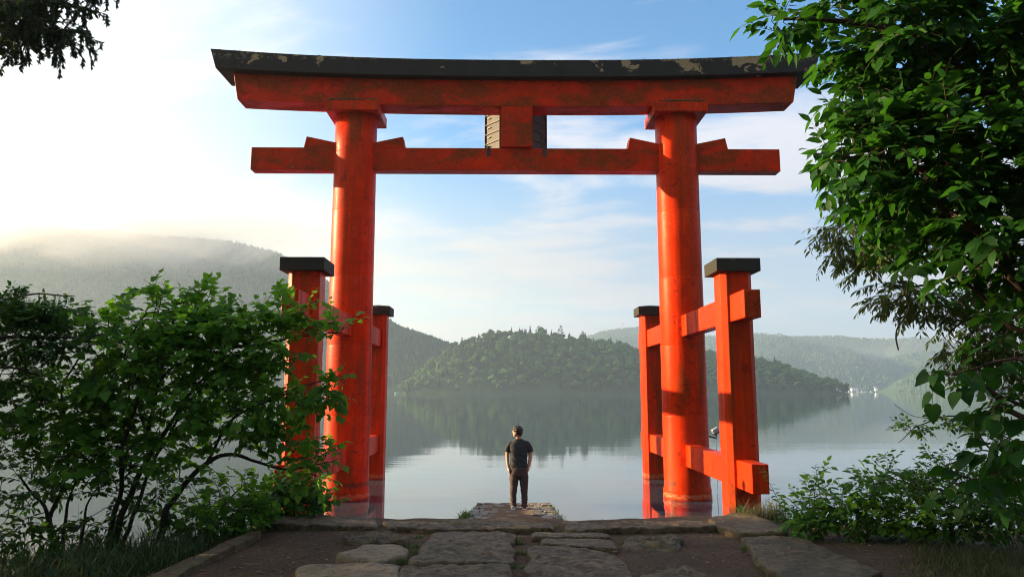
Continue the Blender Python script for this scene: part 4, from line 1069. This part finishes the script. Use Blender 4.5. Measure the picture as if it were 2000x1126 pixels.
grow('dark_undershrub', 'dark many twigged undershrub below the small leaved shrub at far left', 'shrub', gz(130, 1078),
     [(.028, .008, [gz(105, 1074), (92, 996, YB-.1), (60, 960, YB-.1), (40, 930, YB-.2)]), (.026, .008, [gz(125, 1076), (130, 1000, YB-.1), (150, 930, YB-.2)]), (.02, .006, [gz(160, 1070), (165, 1010, YB), (190, 950, YB)])],
     [(70, 880, YB-.1, 90, 60, .6, 150), (170, 920, YB, 90, 50, .5, 130), (70, 960, YB, 60, 25, .4, 40), (60, 1050, YB-.2, 60, 30, .3, 40), (150, 1040, YB-.1, 60, 30, .3, 60), (10, 1040, YB-.4, 40, 40, .3, 40), (270, 960, YB+.2, 70, 50, .4, 70), (20, 990, YB-.6, 30, 20, .2, 10)],
     'ovate', M_LEAF_D, .075, M_BARK, singles=40, twig_len=.2, per_twig=9, seed=8, droop=.2)

# right tree: trunk outside the frame, limbs reach in
TR = Vector((5.2, 5.3, ZS-.1)); YR = 5.2
right = grow('large_leaf_tree', 'big leafy tree leaning in from the right edge over the water', 'tree', TR,
     [(.17, .10, [TR, TR+Vector((-.1, 0, 1.6)), TR+Vector((-.5, 0, 2.8)), TR+Vector((-.7, .1, 4.2)), TR+Vector((-1.0, .2, 5.8))]),
      (.05, .012, [P(2060, 330, YR), (1990, 235, YR), (1905, 165, YR-.1), (1800, 95, YR-.1), (1700, 55, YR), (1600, 40, YR), (1530, 45, YR)]),
      (.05, .010, [P(2080, 640, YR), (2000, 575, YR-.1), (1940, 480, YR-.1), (1880, 440, YR-.1), (1835, 400, YR), (1810, 340, YR), (1740, 310, YR), (1640, 305, YR)]),
      (.03, .008, [P(2060, 330, YR), (1960, 330, YR+.2), (1880, 260, YR+.2), (1780, 190, YR+.2), (1700, 170, YR+.2)]),
      (.028, .008, [P(2080, 640, YR), (1980, 640, YR+.1), (1900, 560, YR+.1), (1840, 520, YR+.1)]),
      (.05, .015, [TR+Vector((-.7, .1, 4.0)), P(2250, 180, YR), P(2400, 40, YR), P(2550, -60, YR)]), (.05, .015, [TR+Vector((-.5, 0, 2.8)), P(2350, 480, YR+.3), P(2500, 380, YR+.4)]),
      (.03, .008, [P(2080, 850, YR), (1980, 800, YR-.1), (1900, 740, YR-.2), (1860, 730, YR-.2)])],
     [(1535, 35, YR, 42, 24, .25, 18), (1625, 18, YR, 55, 22, .4, 40), (1715, 70, YR, 70, 66, .6, 100), (1800, 60, YR, 90, 80, .7, 120), (1900, 120, YR, 110, 120, .8, 200), (1720, 165, YR+.1, 60, 50, .4, 60),
      (1632, 310, YR, 32, 18, .15, 12), (1700, 280, YR, 70, 50, .4, 80), (1790, 280, YR, 90, 90, .6, 140), (1900, 340, YR, 110, 110, .8, 200), (1650, 360, YR, 22, 12, .15, 5), (1775, 385, YR, 60, 40, .4, 50), (1875, 465, YR, 70, 50, .5, 80), (1975, 510, YR, 60, 80, .6, 90),
      (1985, 620, YR, 30, 40, .4, 16), (2100, 80, YR, 110, 120, .8, 170), (2120, 320, YR, 100, 120, .8, 150), (2300, 0, YR, 160, 120, .9, 160), (2330, 260, YR+.2, 130, 120, .9, 160), (2500, 180, YR+.2, 140, 160, .9, 150), (2150, -120, YR, 200, 90, .9, 150), (2130, 560, YR, 80, 80, .6, 60), (2450, 450, YR+.3, 110, 90, .7, 70), (1700, 210, YR, 40, 30, .2, 16)],
     'ovate', M_LEAF_R, .120, M_BARKR, singles=290, twig_len=.34, per_twig=7, droop=.16, dens=.64, seed=11, arrangement='opp', twig_r=.003, upb=.0)
YF = 7.0
grow('fine_leaf_tree', 'small leaved olive green tree behind the large leaved one at right', 'tree', Vector((6.2, 7.2, ZS-.1)),
     [(.12, .06, [Vector((6.0, 7.2, ZS-.1)), Vector((5.7, 7.1, 3)), Vector((5.4, 7.0, 5)), Vector((5.0, 7, 6.2))]),
      (.03, .006, [P(2080, 420, YF), (1960, 400, YF), (1850, 400, YF), (1740, 420, YF), (1640, 450, YF)]),
      (.03, .006, [P(2060, 520, YF), (1940, 520, YF), (1860, 540, YF), (1790, 560, YF), (1730, 550, YF)]),
      (.03, .006, [P(2080, 620, YF), (1980, 620, YF), (1900, 620, YF), (1850, 650, YF)])],
     [(1650, 448, YF, 34, 18, .2, 34), (1640, 475, YF, 26, 18, .2, 22), (1700, 500, YF, 55, 38, .4, 110), (1690, 400, YF, 50, 40, .4, 60), (1770, 470, YF, 60, 60, .5, 130), (1745, 570, YF, 40, 24, .3, 50), (1820, 590, YF, 60, 30, .4, 80), (1900, 610, YF, 70, 50, .4, 130), (1960, 640, YF, 60, 60, .5, 130), (1870, 685, YF, 30, 22, .2, 26), (1920, 700, YF, 40, 24, .3, 40), (1700, 230, YF, 60, 40, .3, 40), (1800, 350, YF, 100, 60, .5, 60), (1980, 720, YF, 30, 40, .3, 40), (2080, 450, YF, 100, 120, .6, 120), (2120, 650, YF, 90, 80, .5, 70)],
     'lance', M_LEAF_F, .076, M_BARKR, singles=60, dens=.68, twig_len=.26, per_twig=10, droop=.30, seed=12, twig_r=.0025, upb=-.1, arrangement='opp')
grow('broad_leaf_vine', 'dark vine with few broad leaves against the lake at right edge', 'vine', P(2060, 800, 4.6),
     [(.018, .004, [P(2090, 850, 4.6), (2010, 800, 4.6), (1950, 770, 4.6), (1900, 735, 4.6), (1860, 740, 4.6)]), (.012, .003, [P(2040, 700, 4.6), (1960, 705, 4.6), (1900, 720, 4.6), (1840, 730, 4.6)])],
     [(1840, 732, 4.6, 25, 8, .05, 5), (1900, 735, 4.6, 45, 16, .15, 12), (1925, 800, 4.6, 35, 12, .15, 8), (1990, 780, 4.6, 40, 40, .3, 26), (1990, 700, 4.6, 40, 24, .2, 8), (1985, 900, 4.6, 45, 60, .3, 36), (1910, 950, 4.8, 45, 26, .2, 12)],
     'heart', M_LEAF_R, .105, M_BARKR, singles=120, twig_len=.16, per_twig=4, droop=.3, seed=13)
YS = 6.6
grow('bramble', 'thin arching bramble with tiny leaves above the low bushes at right', 'shrub', gz(2040, 1060),
     [(.012, .003, [P(2050, 950, YS), (1940, 880, YS), (1880, 815, YS), (1800, 830, YS), (1750, 862, YS)]), (.012, .003, [P(2050, 1000, YS), (1930, 955, YS), (1850, 940, YS), (1780, 945, YS), (1710, 925, YS)]), (.010, .003, [P(1980, 920, YS), (1930, 880, YS), (1860, 900, YS), (1800, 930, YS)]), (.008, .002, [P(1900, 960, YS), (1800, 955, YS), (1745, 925, YS), (1702, 895, YS)])],
     [(1790, 835, YS, 40, 10, .1, 24), (1860, 820, YS, 40, 14, .1, 26), (1930, 850, YS, 40, 26, .2, 50), (1860, 900, YS, 50, 24, .2, 34), (1800, 935, YS, 50, 20, .2, 50), (1725, 905, YS, 25, 14, .1, 10), (1930, 930, YS, 60, 50, .3, 140), (1760, 945, YS, 40, 18, .2, 30), (1985, 980, YS, 40, 60, .3, 120), (1720, 940, YS, 20, 12, .1, 10)],
     'ovate', M_LEAF_W, .046, M_BARKR, dens=1.0, twig_len=.10, per_twig=8, seed=14, droop=.1, twig_r=.002)
# low bushes on the right shore
for k, (pc, cl_, lab, sz) in enumerate((
    (1600, [(1590, 1000, 8.2, 45, 40, .3, 90), (1600, 960, 8.2, 20, 40, .2, 30), (1560, 1030, 8.1, 30, 20, .2, 40)], 'leafy bush right of the mossy corner stone', .085),
    (1690, [(1690, 990, 8.0, 50, 45, .3, 110), (1700, 945, 8.0, 25, 22, .2, 26), (1650, 1010, 8.1, 40, 35, .2, 60)], 'leafy bush in the middle of the low right growth', .085),
    (1790, [(1780, 990, 7.8, 50, 45, .3, 110), (1760, 1030, 7.9, 60, 26, .2, 70), (1800, 950, 7.8, 30, 26, .2, 30)], 'leafy bush under the arching bramble', .085),
    (1890, [(1880, 1000, 7.6, 60, 50, .3, 150), (1960, 1000, 7.4, 60, 60, .3, 150), (1850, 1040, 7.7, 60, 24, .2, 60)], 'dense dark bush in the lower right corner', .08))):
    b = gz(pc, 1058)
    grow('shore_bush', lab, 'bush', b, [(.012, .004, [b, (pc-10, 1020, b.y), (pc-15, 980, b.y)]), (.012, .004, [b+Vector((.1, 0, 0)), (pc+20, 1015, b.y), (pc+30, 975, b.y)])], cl_, 'ovate', M_LEAF_W if k < 3 else M_LEAF_D, sz, M_BARK, singles=40, twig_len=.17, per_twig=8, seed=20+k, droop=.15)
# upright single-stemmed herbs with paired narrow leaves
def herb(px0, py0, px1, py1, Y, label, n=16, s=.075):
    a = P(px0, py0, Y); b = P(px1, py1, Y); e = empty('tall_herb', a, label, 'plant'); mid = a.lerp(b, .55)+Vector(((a.x-b.x)*.12, 0, 0)); pl = smooth_line([a, mid, b], 8)
    MB().tube(pl, [.006*(1-.7*i/(len(pl)-1)) for i in range(len(pl))], 5).build('stem', M_GRASS2, e)
    lv = Leaves('lance')
    for k in range(n):
        u = .12+.88*k/(n-1); f = u*(len(pl)-1); q = min(len(pl)-2, int(f)); p = pl[q].lerp(pl[q+1], f-q); sg = 1 if k % 2 else -1
        lv.add(p, (sg*random.uniform(.7, 1), random.uniform(-.5, .5), random.uniform(.1, .7)-.1), (random.gauss(0, .4), -.5+random.gauss(0, .3), 1), s*(1.15-.6*u)*random.uniform(.8, 1.2), random.random())
    plant_leaves(lv, M_LEAF_W, e, singles=n)
M_GRASS2 = simple('green stem', (.05, .09, .03), .7)
herb(1540, 1035, 1487, 915, 8.4, 'tall narrow leaved herb leaning left beside the front right post', 24, .10)
herb(1606, 1000, 1592, 907, 8.2, 'tall herb with paired leaves left of the low bushes', 20, .095)
herb(1640, 1000, 1655, 940, 8.0, 'short herb shoot rising above the middle of the low bushes', 14, .07)
herb(1580, 1020, 1583, 955, 8.3, 'thin herb shoot beside the tallest paired leaf herb', 12, .06)
herb(1520, 1035, 1500, 975, 8.6, 'small herb shoot at the root of the leaning herb', 12, .06)
herb(1790, 975, 1795, 948, 7.8, 'herb tip rising from the bush under the bramble', 8, .06)
def fern(px, py, Y, label):
    c = P(px, py, Y); e = empty('small_weed', c, label, 'plant'); lv = Leaves('lance')
    for k in range(14): a = random.random()*6.28; lv.add(c, (math.cos(a), math.sin(a)*.6, random.uniform(.3, 1.3)), (0, 0, 1), random.uniform(.08, .16), random.random())
    plant_leaves(lv, M_LEAF_W, e, singles=14)
fern(1447, 1000, 9.4, 'little jagged weed at the foot of the front right post')
# hanging dead vines
va = MB().tube(smooth_line([P(1775, 545, 5.2), P(1771, 585, 5.2), P(1776, 600, 5.2), P(1765, 622, 5.2), P(1753, 640, 5.2), P(1750, 660, 5.2), P(1755, 684, 5.2)], 5), [.006]*30+[.003], 6); va.v = va.v
tag(va.build('hanging_vine', M_BARKR, None, smooth=True), 'long bare vine dangling in front of the sky at right', 'vine')
va = MB().tube(smooth_line([P(1770, 555, 5.2), P(1764, 578, 5.2), P(1752, 594, 5.2), P(1732, 600, 5.2)], 5), .0045, 6)
tag(va.build('hanging_vine', M_BARKR, None, smooth=True), 'short curled bare vine left of the long dangling one', 'vine')
va = MB().tube(smooth_line([P(1746, 789, 5.2), P(1775, 808, 5.2), P(1800, 815, 5.2), P(1850, 818, 5.2)], 5), .0018, 4)
tag(va.build('hanging_vine', M_BARKR, None, smooth=True), 'hair thin tendril above the bramble against the lake', 'vine')

# cedar at the left: trunk outside the frame, its lowest boughs reach into the top left corner
def cedar():
    e = empty('cedar_tree', (-9.2, 9.2, 1.0), 'dark cedar whose drooping boughs fill the top left corner', 'tree')
    MB().tube([(-9.2, 9.2, .6), (-9.15, 9.2, 6), (-9.1, 9.3, 12), (-9.1, 9.3, 17)], [.36, .3, .2, .06], 12).build('trunk', M_BARKR, e, smooth=True)
    rs = random.Random(5); lv = Leaves('tiny'); tw = MB()
    def bough(a, b, n, lw=.062):
        pl = smooth_line([a, a.lerp(b, .5)+Vector((0, 0, .15)), b], 6); tw.tube(pl, [.03*(1-i/len(pl))+.006 for i in range(len(pl))], 5, False)
        for k in range(int(n*1.6)):
            u = rs.random()**.7; p = pl[int(u*(len(pl)-1))]; d = Vector((rs.gauss(.25, .6), rs.gauss(0, .6), rs.gauss(-.25, .5))).normalized(); l = rs.uniform(.18, .42)
            q = p+d*l; qq = q+Vector((0, 0, -.3*l)); tw.tube([p, q, qq], [.006, .004, .002], 3, False)
            for j in range(70):
                t = rs.random(); base_ = p.lerp(q, t*2) if t < .5 else q.lerp(qq, t*2-1)
                dd = (d*.8+Vector((rs.gauss(0, .55), rs.gauss(0, .55), rs.gauss(-.3, .5))))
                lv.add(base_, dd, (rs.gauss(0, 1), rs.gauss(0, 1), 1), lw*rs.uniform(.5, 1.1), rs.random())
    for (px, py, n) in ((205, -5, 44), (185, 40, 34), (185, 85, 26), (135, 95, 36), (100, 60, 50), (60, 100, 36), (60, 30, 44), (20, 60, 44), (130, 20, 50), (0, -20, 40), (160, -60, 50), (80, -80, 50)):
        b = P(px-8, py-22, 8.6+rs.uniform(-.3, .3)); bough(Vector((-9.1, 9.2, b.z+rs.uniform(-.2, .5))).lerp(b, .55), b, n)
    for i in range(46):
        z = rs.uniform(9.6, 16.5); a = rs.random()*6.28; r = (17.5-z)*.28+.6; b = Vector((-9.1+r*math.cos(a), 9.2+r*math.sin(a), z-.4))
        bough(Vector((-9.1, 9.2, z)), b, 14, .13)
    tag(tw.build('twigs', M_BARKR, e), kind='stuff'); plant_leaves(lv, M_NEEDLE, e)
cedar()
# trees further left on the same shore: outside the frame, they shade the ground
def side_tree(x, y, hgt, rad, seed, label):
    rs = random.Random(seed); e = empty('shore_tree', (x, y, land_h(x, y)), label, 'tree')
    MB().tube([(x, y, .8), (x+.1, y, hgt*.4), (x, y+.1, hgt*.8)], [.28, .2, .07], 10).build('trunk', M_BARK, e, smooth=True)
    lv = Leaves('ovate')
    for c in range(26):
        while True:
            d = Vector((rs.uniform(-1, 1), rs.uniform(-1, 1), rs.uniform(-1, 1)))
            if d.length < 1: break
        cc = Vector((x+d.x*rad, y+d.y*rad, hgt*.58+d.z*hgt*.42)); rr = rs.uniform(.7, 1.1)*max(1, rad/2.8)
        for k in range(170):
            q = Vector((rs.gauss(0, 1), rs.gauss(0, 1), rs.gauss(0, 1))).normalized()*rr*rs.uniform(.6, 1.05)
            lv.add(cc+q, (rs.gauss(0, 1), rs.gauss(0, 1), rs.gauss(-.2, .6)), (rs.gauss(0, .6), rs.gauss(0, .6), 1), rs.uniform(.16, .30)*max(1, rad/2.8)**1.5, rs.random())
    plant_leaves(lv, M_LEAF_D, e)
side_tree(-12.0, 5.2, 8.5, 2.6, 31, 'broadleaf tree on the shore left of the cedar')
side_tree(-14.5, 10.2, 9.5, 2.6, 32, 'broadleaf tree on the shore behind the cedar')
side_tree(-11.5, 1.0, 8.5, 2.8, 33, 'broadleaf tree on the shore left of the viewpoint')
for i_, (x_, y_, h_, r_, lb_) in enumerate(((-8, -7, 13, 4, 'unseen tall tree added behind the viewpoint at its left'), (-2.5, -11, 15, 4.2, 'tallest unseen tree added straight behind the viewpoint'), (4, -9, 13, 4, 'unseen tall tree added behind the viewpoint at its right'), (10, -6, 13, 4, 'unseen tall tree added right of the path behind the viewpoint'), (-13.5, -5, 12, 4, 'unseen tree added at the far left behind the viewpoint'), (15, -1, 12, 4, 'unseen tree added on the right shore beside the viewpoint'))):
    side_tree(x_, y_, h_, r_, 50+i_, lb_)  # unseen trees, added to cut the sky light on the gate front
side_tree(-12.5, 7.8, 7.5, 2.4, 34, 'smaller broadleaf tree between two taller ones left of the cedar')

# ================================================================ PERSON
def to_mesh(mb, voxel, name, smooth_it=2):
    me = bpy.data.meshes.new(name); me.from_pydata([tuple(v) for v in mb.v], [], mb.f)
    bm = bmesh.new(); bm.from_mesh(me); bmesh.ops.recalc_face_normals(bm, faces=bm.faces); bm.to_mesh(me); bm.free()
    o = bpy.data.objects.new(name, me); COL.objects.link(o)
    r = o.modifiers.new('r', 'REMESH'); r.mode = 'VOXEL'; r.voxel_size = voxel
    s = o.modifiers.new('s', 'SMOOTH'); s.factor = .5; s.iterations = smooth_it
    dg = bpy.context.evaluated_depsgraph_get(); out = bpy.data.meshes.new_from_object(o.evaluated_get(dg)); bpy.data.objects.remove(o); return out
def person():
    base = P(1013.5, 993, 15.9); bx, by, bz = base.x, 15.9, ZP+.0
    e = empty('person', (bx, by, bz), 'man standing on the jetty in a dark grey shirt and brown trousers looking left', 'person')
    W = lambda p: Vector((bx+p[0], by+p[1], bz+p[2]))
    def limb(mb, pts_, rads, k=14):
        pl = smooth_line([W(p) for p in pts_], 5); n = len(pts_); rr = []
        for i in range(len(pl)):
            f = i/5; q = min(n-2, int(f)); rr.append(rads[q]+(rads[q+1]-rads[q])*(f-q))
        mb.tube(pl, rr, k); return mb
    def ell(mb, c, r, seg=20, rings=14): return mb.sphere(W(c), r, seg, rings)
    skin = simple('skin', (.46, .24, .14), .5, 0, .06, 20); 
    hx, hz = -.030, 1.615  # head centre; the man looks to the left (-X) and a little down the lake
    head = MB(); ell(head, (hx, 0, hz+.012), (.098, .080, .112), 22, 16); ell(head, (hx-.030, .0, hz-.050), (.066, .060, .070), 18, 12)
    fd = Vector((-.94, .34, 0)).normalized(); side = Vector((fd.y, -fd.x, 0))
    hc = Vector((hx, 0, hz))
    def at(f, s, z): return hc+fd*f+side*s+Vector((0, 0, z))
    limb(head, [at(.085, 0, .022), at(.118, 0, -.018), at(.090, 0, -.024)], [.009, .014, .010], 8)     # nose
    limb(head, [at(.088, -.018, -.052), at(.098, 0, -.050), at(.088, .018, -.052)], [.007, .009, .007], 8)   # lips
    ell(head, at(.078, 0, -.088), (.022, .022, .018), 10, 8)   # chin
    limb(head, [at(.074, -.040, .034), at(.086, 0, .032), at(.074, .040, .034)], [.009, .010, .009], 8)   # brow
    for s in (-1, 1): ell(head, at(.000, s*.076, -.022), (.015, .014, .028), 10, 8)   # ears
    limb(head, [(0.0, .02, 1.40), (-.006, .012, 1.47), (hx+.006, 0, 1.56)], [.066, .057, .060], 14)   # neck
    limb(head, [(0, .01, 1.18), (0, .01, 1.30), (0, .012, 1.40)], [.09, .09, .07], 14)     # upper torso under the shirt
    limb(head, [(-.16, .01, 1.345), (0, .01, 1.37), (.16, .01, 1.345)], [.035, .05, .035], 12)
    limb(head, [(0, .01, .92), (0, .01, 1.05), (0, .01, 1.2)], [.09, .09, .09], 14)
    for s in (-1, 1): limb(head, [(s*.09, .01, .92), (s*.115, .0, .5), (s*.125, .0, .12)], [.075, .05, .04], 10)
    # arms and hands
    for s in (-1, 1):
        sh = (s*.19, .01, 1.325); el = (s*.245-(0.0 if s < 0 else .0), .015, 1.09); wr = (s*.222, -.02, .865) if s < 0 else (s*.205, -.005, .875)
        limb(head, [sh, (s*.235, .012, 1.24), el, ((el[0]+wr[0])/2+s*.004, 0, (el[2]+wr[2])/2), wr], [.044, .045, .040, .039, .027], 12)
        hd = Vector((-s*.02, -.01, -.085)); wv = Vector(wr)
        pe = wv+hd
        limb(head, [wr, wv+hd*.5, pe], [.026, .034, .030], 12)
        lens = (.070, .078, .072, .056)
        for i in range(4):
            o_ = Vector((0, -.027+i*.018, 0)); p0 = pe+o_; l = lens[i]
            limb(head, [p0-hd*.3, p0+Vector((-s*.004, 0, -l*.45)), p0+Vector((-s*.016, 0, -l*.8)), p0+Vector((-s*.030, 0, -l))], [.0095, .009, .008, .0065], 7)
        t0 = wv+hd*.35+Vector((0, -.030, 0)); limb(head, [t0, t0+Vector((-s*.006, -.020, -.032)), t0+Vector((-s*.014, -.014, -.066))], [.011, .010, .008], 7)
    link('body', to_mesh(head, .0065, 'body', 3), e, skin, True)
    # hair
    hr = MB(); n = 0
    ell(hr, at(-.012, 0, .036), (.106, .092, .100), 22, 16); ell(hr, at(-.045, 0, -.010), (.074, .080, .085), 18, 12)
    for s in (-1, 1): ell(hr, at(-.022, s*.068, -.005), (.045, .024, .055), 12, 8)
    ell(hr, at(-.062, 0, -.050), (.044, .062, .052), 14, 10); ell(hr, at(.052, 0, .070), (.052, .074, .042), 14, 10)
    ell(hr, at(-.014, 0, .004), (.097, .090, .078), 18, 12)
    rs = random.Random(3)
    for i in range(110):
        a = rs.uniform(0, 6.28); el_ = rs.uniform(-.1, 1.5); d = Vector((math.cos(a)*math.cos(el_)*.098, math.sin(a)*math.cos(el_)*.086, math.sin(el_)*.100)); 
        if d.dot(fd) > .055 and d.z < .05: continue
        p0 = hc+Vector((0, 0, .034))+d; p1 = p0+d*.14+Vector((rs.gauss(0, .022), rs.gauss(0, .022), -.03)); hr.tube([W(p0-d*.1), W(p1)], [.017, .004], 5)
    hm = to_mesh(hr, .006, 'hair', 1); link('hair', hm, e, simple('black brown hair', (.010, .007, .005), .5, .6, .3, 60), True)
    # shirt
    shirt = MB()
    def shell(mb, rings, k=28, cap=True):
        b = len(mb.v)
        for (cx_, cy3, z, rx, ry) in rings:
            for j in range(k):
                a = 2*math.pi*j/k; c_, s_ = math.cos(a), math.sin(a); ex = .82
                mb.v.append(W((cx_+rx*math.copysign(abs(c_)**ex, c_), cy3+ry*math.copysign(abs(s_)**ex, s_), z)))
        for i in range(len(rings)-1):
            for j in range(k): j2 = (j+1) % k; mb.f.append([b+i*k+j, b+i*k+j2, b+(i+1)*k+j2, b+(i+1)*k+j])
        mb.f.append([b+j for j in range(k)][::-1]); mb.f.append([b+(len(rings)-1)*k+j for j in range(k)])
    shell(shirt, [(-.002, .01, .875, .198, .130), (-.002, .01, .90, .196, .128), (0, .01, 1.00, .182, .118), (0, .01, 1.10, .184, .118), (0, .005, 1.22, .196, .118), (0, .005, 1.33, .212, .108), (0, .01, 1.39, .175, .095), (0, .012, 1.43, .120, .080), (-.003, .012, 1.462, .076, .068)])
    for s in (-1, 1):
        limb(shirt, [(s*.10, .01, 1.37), (s*.175, .01, 1.352), (s*.235, .012, 1.27), (s*.258, .012, 1.185)], [.058, .062, .058, .060], 16)
    sm = to_mesh(shirt, .008, 'shirt', 3)
    for v in sm.vertices:  # cloth folds
        p = v.co-Vector((bx, by, bz)); f = .006*noise.noise(Vector((p.x*9, p.y*9, p.z*14)))+.004*math.sin(p.z*55+p.x*22+3*noise.noise(p*6))*(1 if p.z < 1.12 else .35)
        v.co += Vector((p.x, p.y, 0)).normalized()*f
    link('shirt', sm, e, simple('dark grey cotton', (.024, .026, .026), .9, .2, .12, 30), True)
    tr = MB()
    shell(tr, [(-.003, .01, .93, .168, .112), (-.003, .012, .86, .188, .130), (0, .015, .78, .198, .142), (0, .012, .72, .192, .135), (0, .01, .67, .15, .11)])
    for s in (-1, 1):
        fx = s*.118
        limb(tr, [(s*.092, .012, .80), (s*.100, .01, .66), (s*.108, .005, .50), (s*.116, .0, .38), (s*.120, .0, .22), (fx, .0, .12), (fx, -.005, .055)], [.103, .102, .085, .076, .066, .064, .072], 18)
    tm = to_mesh(tr, .008, 'trousers', 3)
    for v in tm.vertices:
        p = v.co-Vector((bx, by, bz)); amp = .010 if p.z < .24 else (.007 if p.z > .55 else .005)
        f = amp*math.sin(p.z*(85 if p.z < .24 else 38)+p.x*18+4*noise.noise(p*5))*.6+.008*noise.noise(Vector((p.x*12, p.y*12, p.z*12)))
        v.co += Vector((p.x-(.115 if p.x > 0 else -.115)*(p.z < .66), p.y, 0)).normalized()*f
    link('trousers', tm, e, simple('brown cotton', (.060, .038, .030), .9, .25, .18, 30), True)
    for s in (-1, 1):
        sh_ = MB(); fx = s*.12; 
        dx = -.03 if s < 0 else .012
        limb(sh_, [(fx, -.075, .045), (fx, .0, .050), (fx+dx*.6, .08, .040), (fx+dx, .155, .032)], [.036, .044, .042, .030], 14)
        me = to_mesh(sh_, .007, 'shoe', 2)
        for v in me.vertices: v.co.z = max(v.co.z, bz+.014)
        sh = link('shoe', me, e, simple('pale canvas shoe', (.42, .40, .36), .7, .2) if s < 0 else simple('dark shoe', (.07, .045, .035), .7, .2), True)
        so = MB(); 
        ol = [(-.040, -.10), (.040, -.10), (.048, -.02), (.046, .10), (.02, .185), (-.02, .185), (-.046, .10), (-.048, -.02)]
        so.prism([(W((fx+a+dx*max(0, b)*4, b, 0)).x, W((0, b, 0)).y) for a, b in ol], 2, bz+.0, bz+.022); so.build('sole', M_WHITE, sh, bevel=.004)
person()
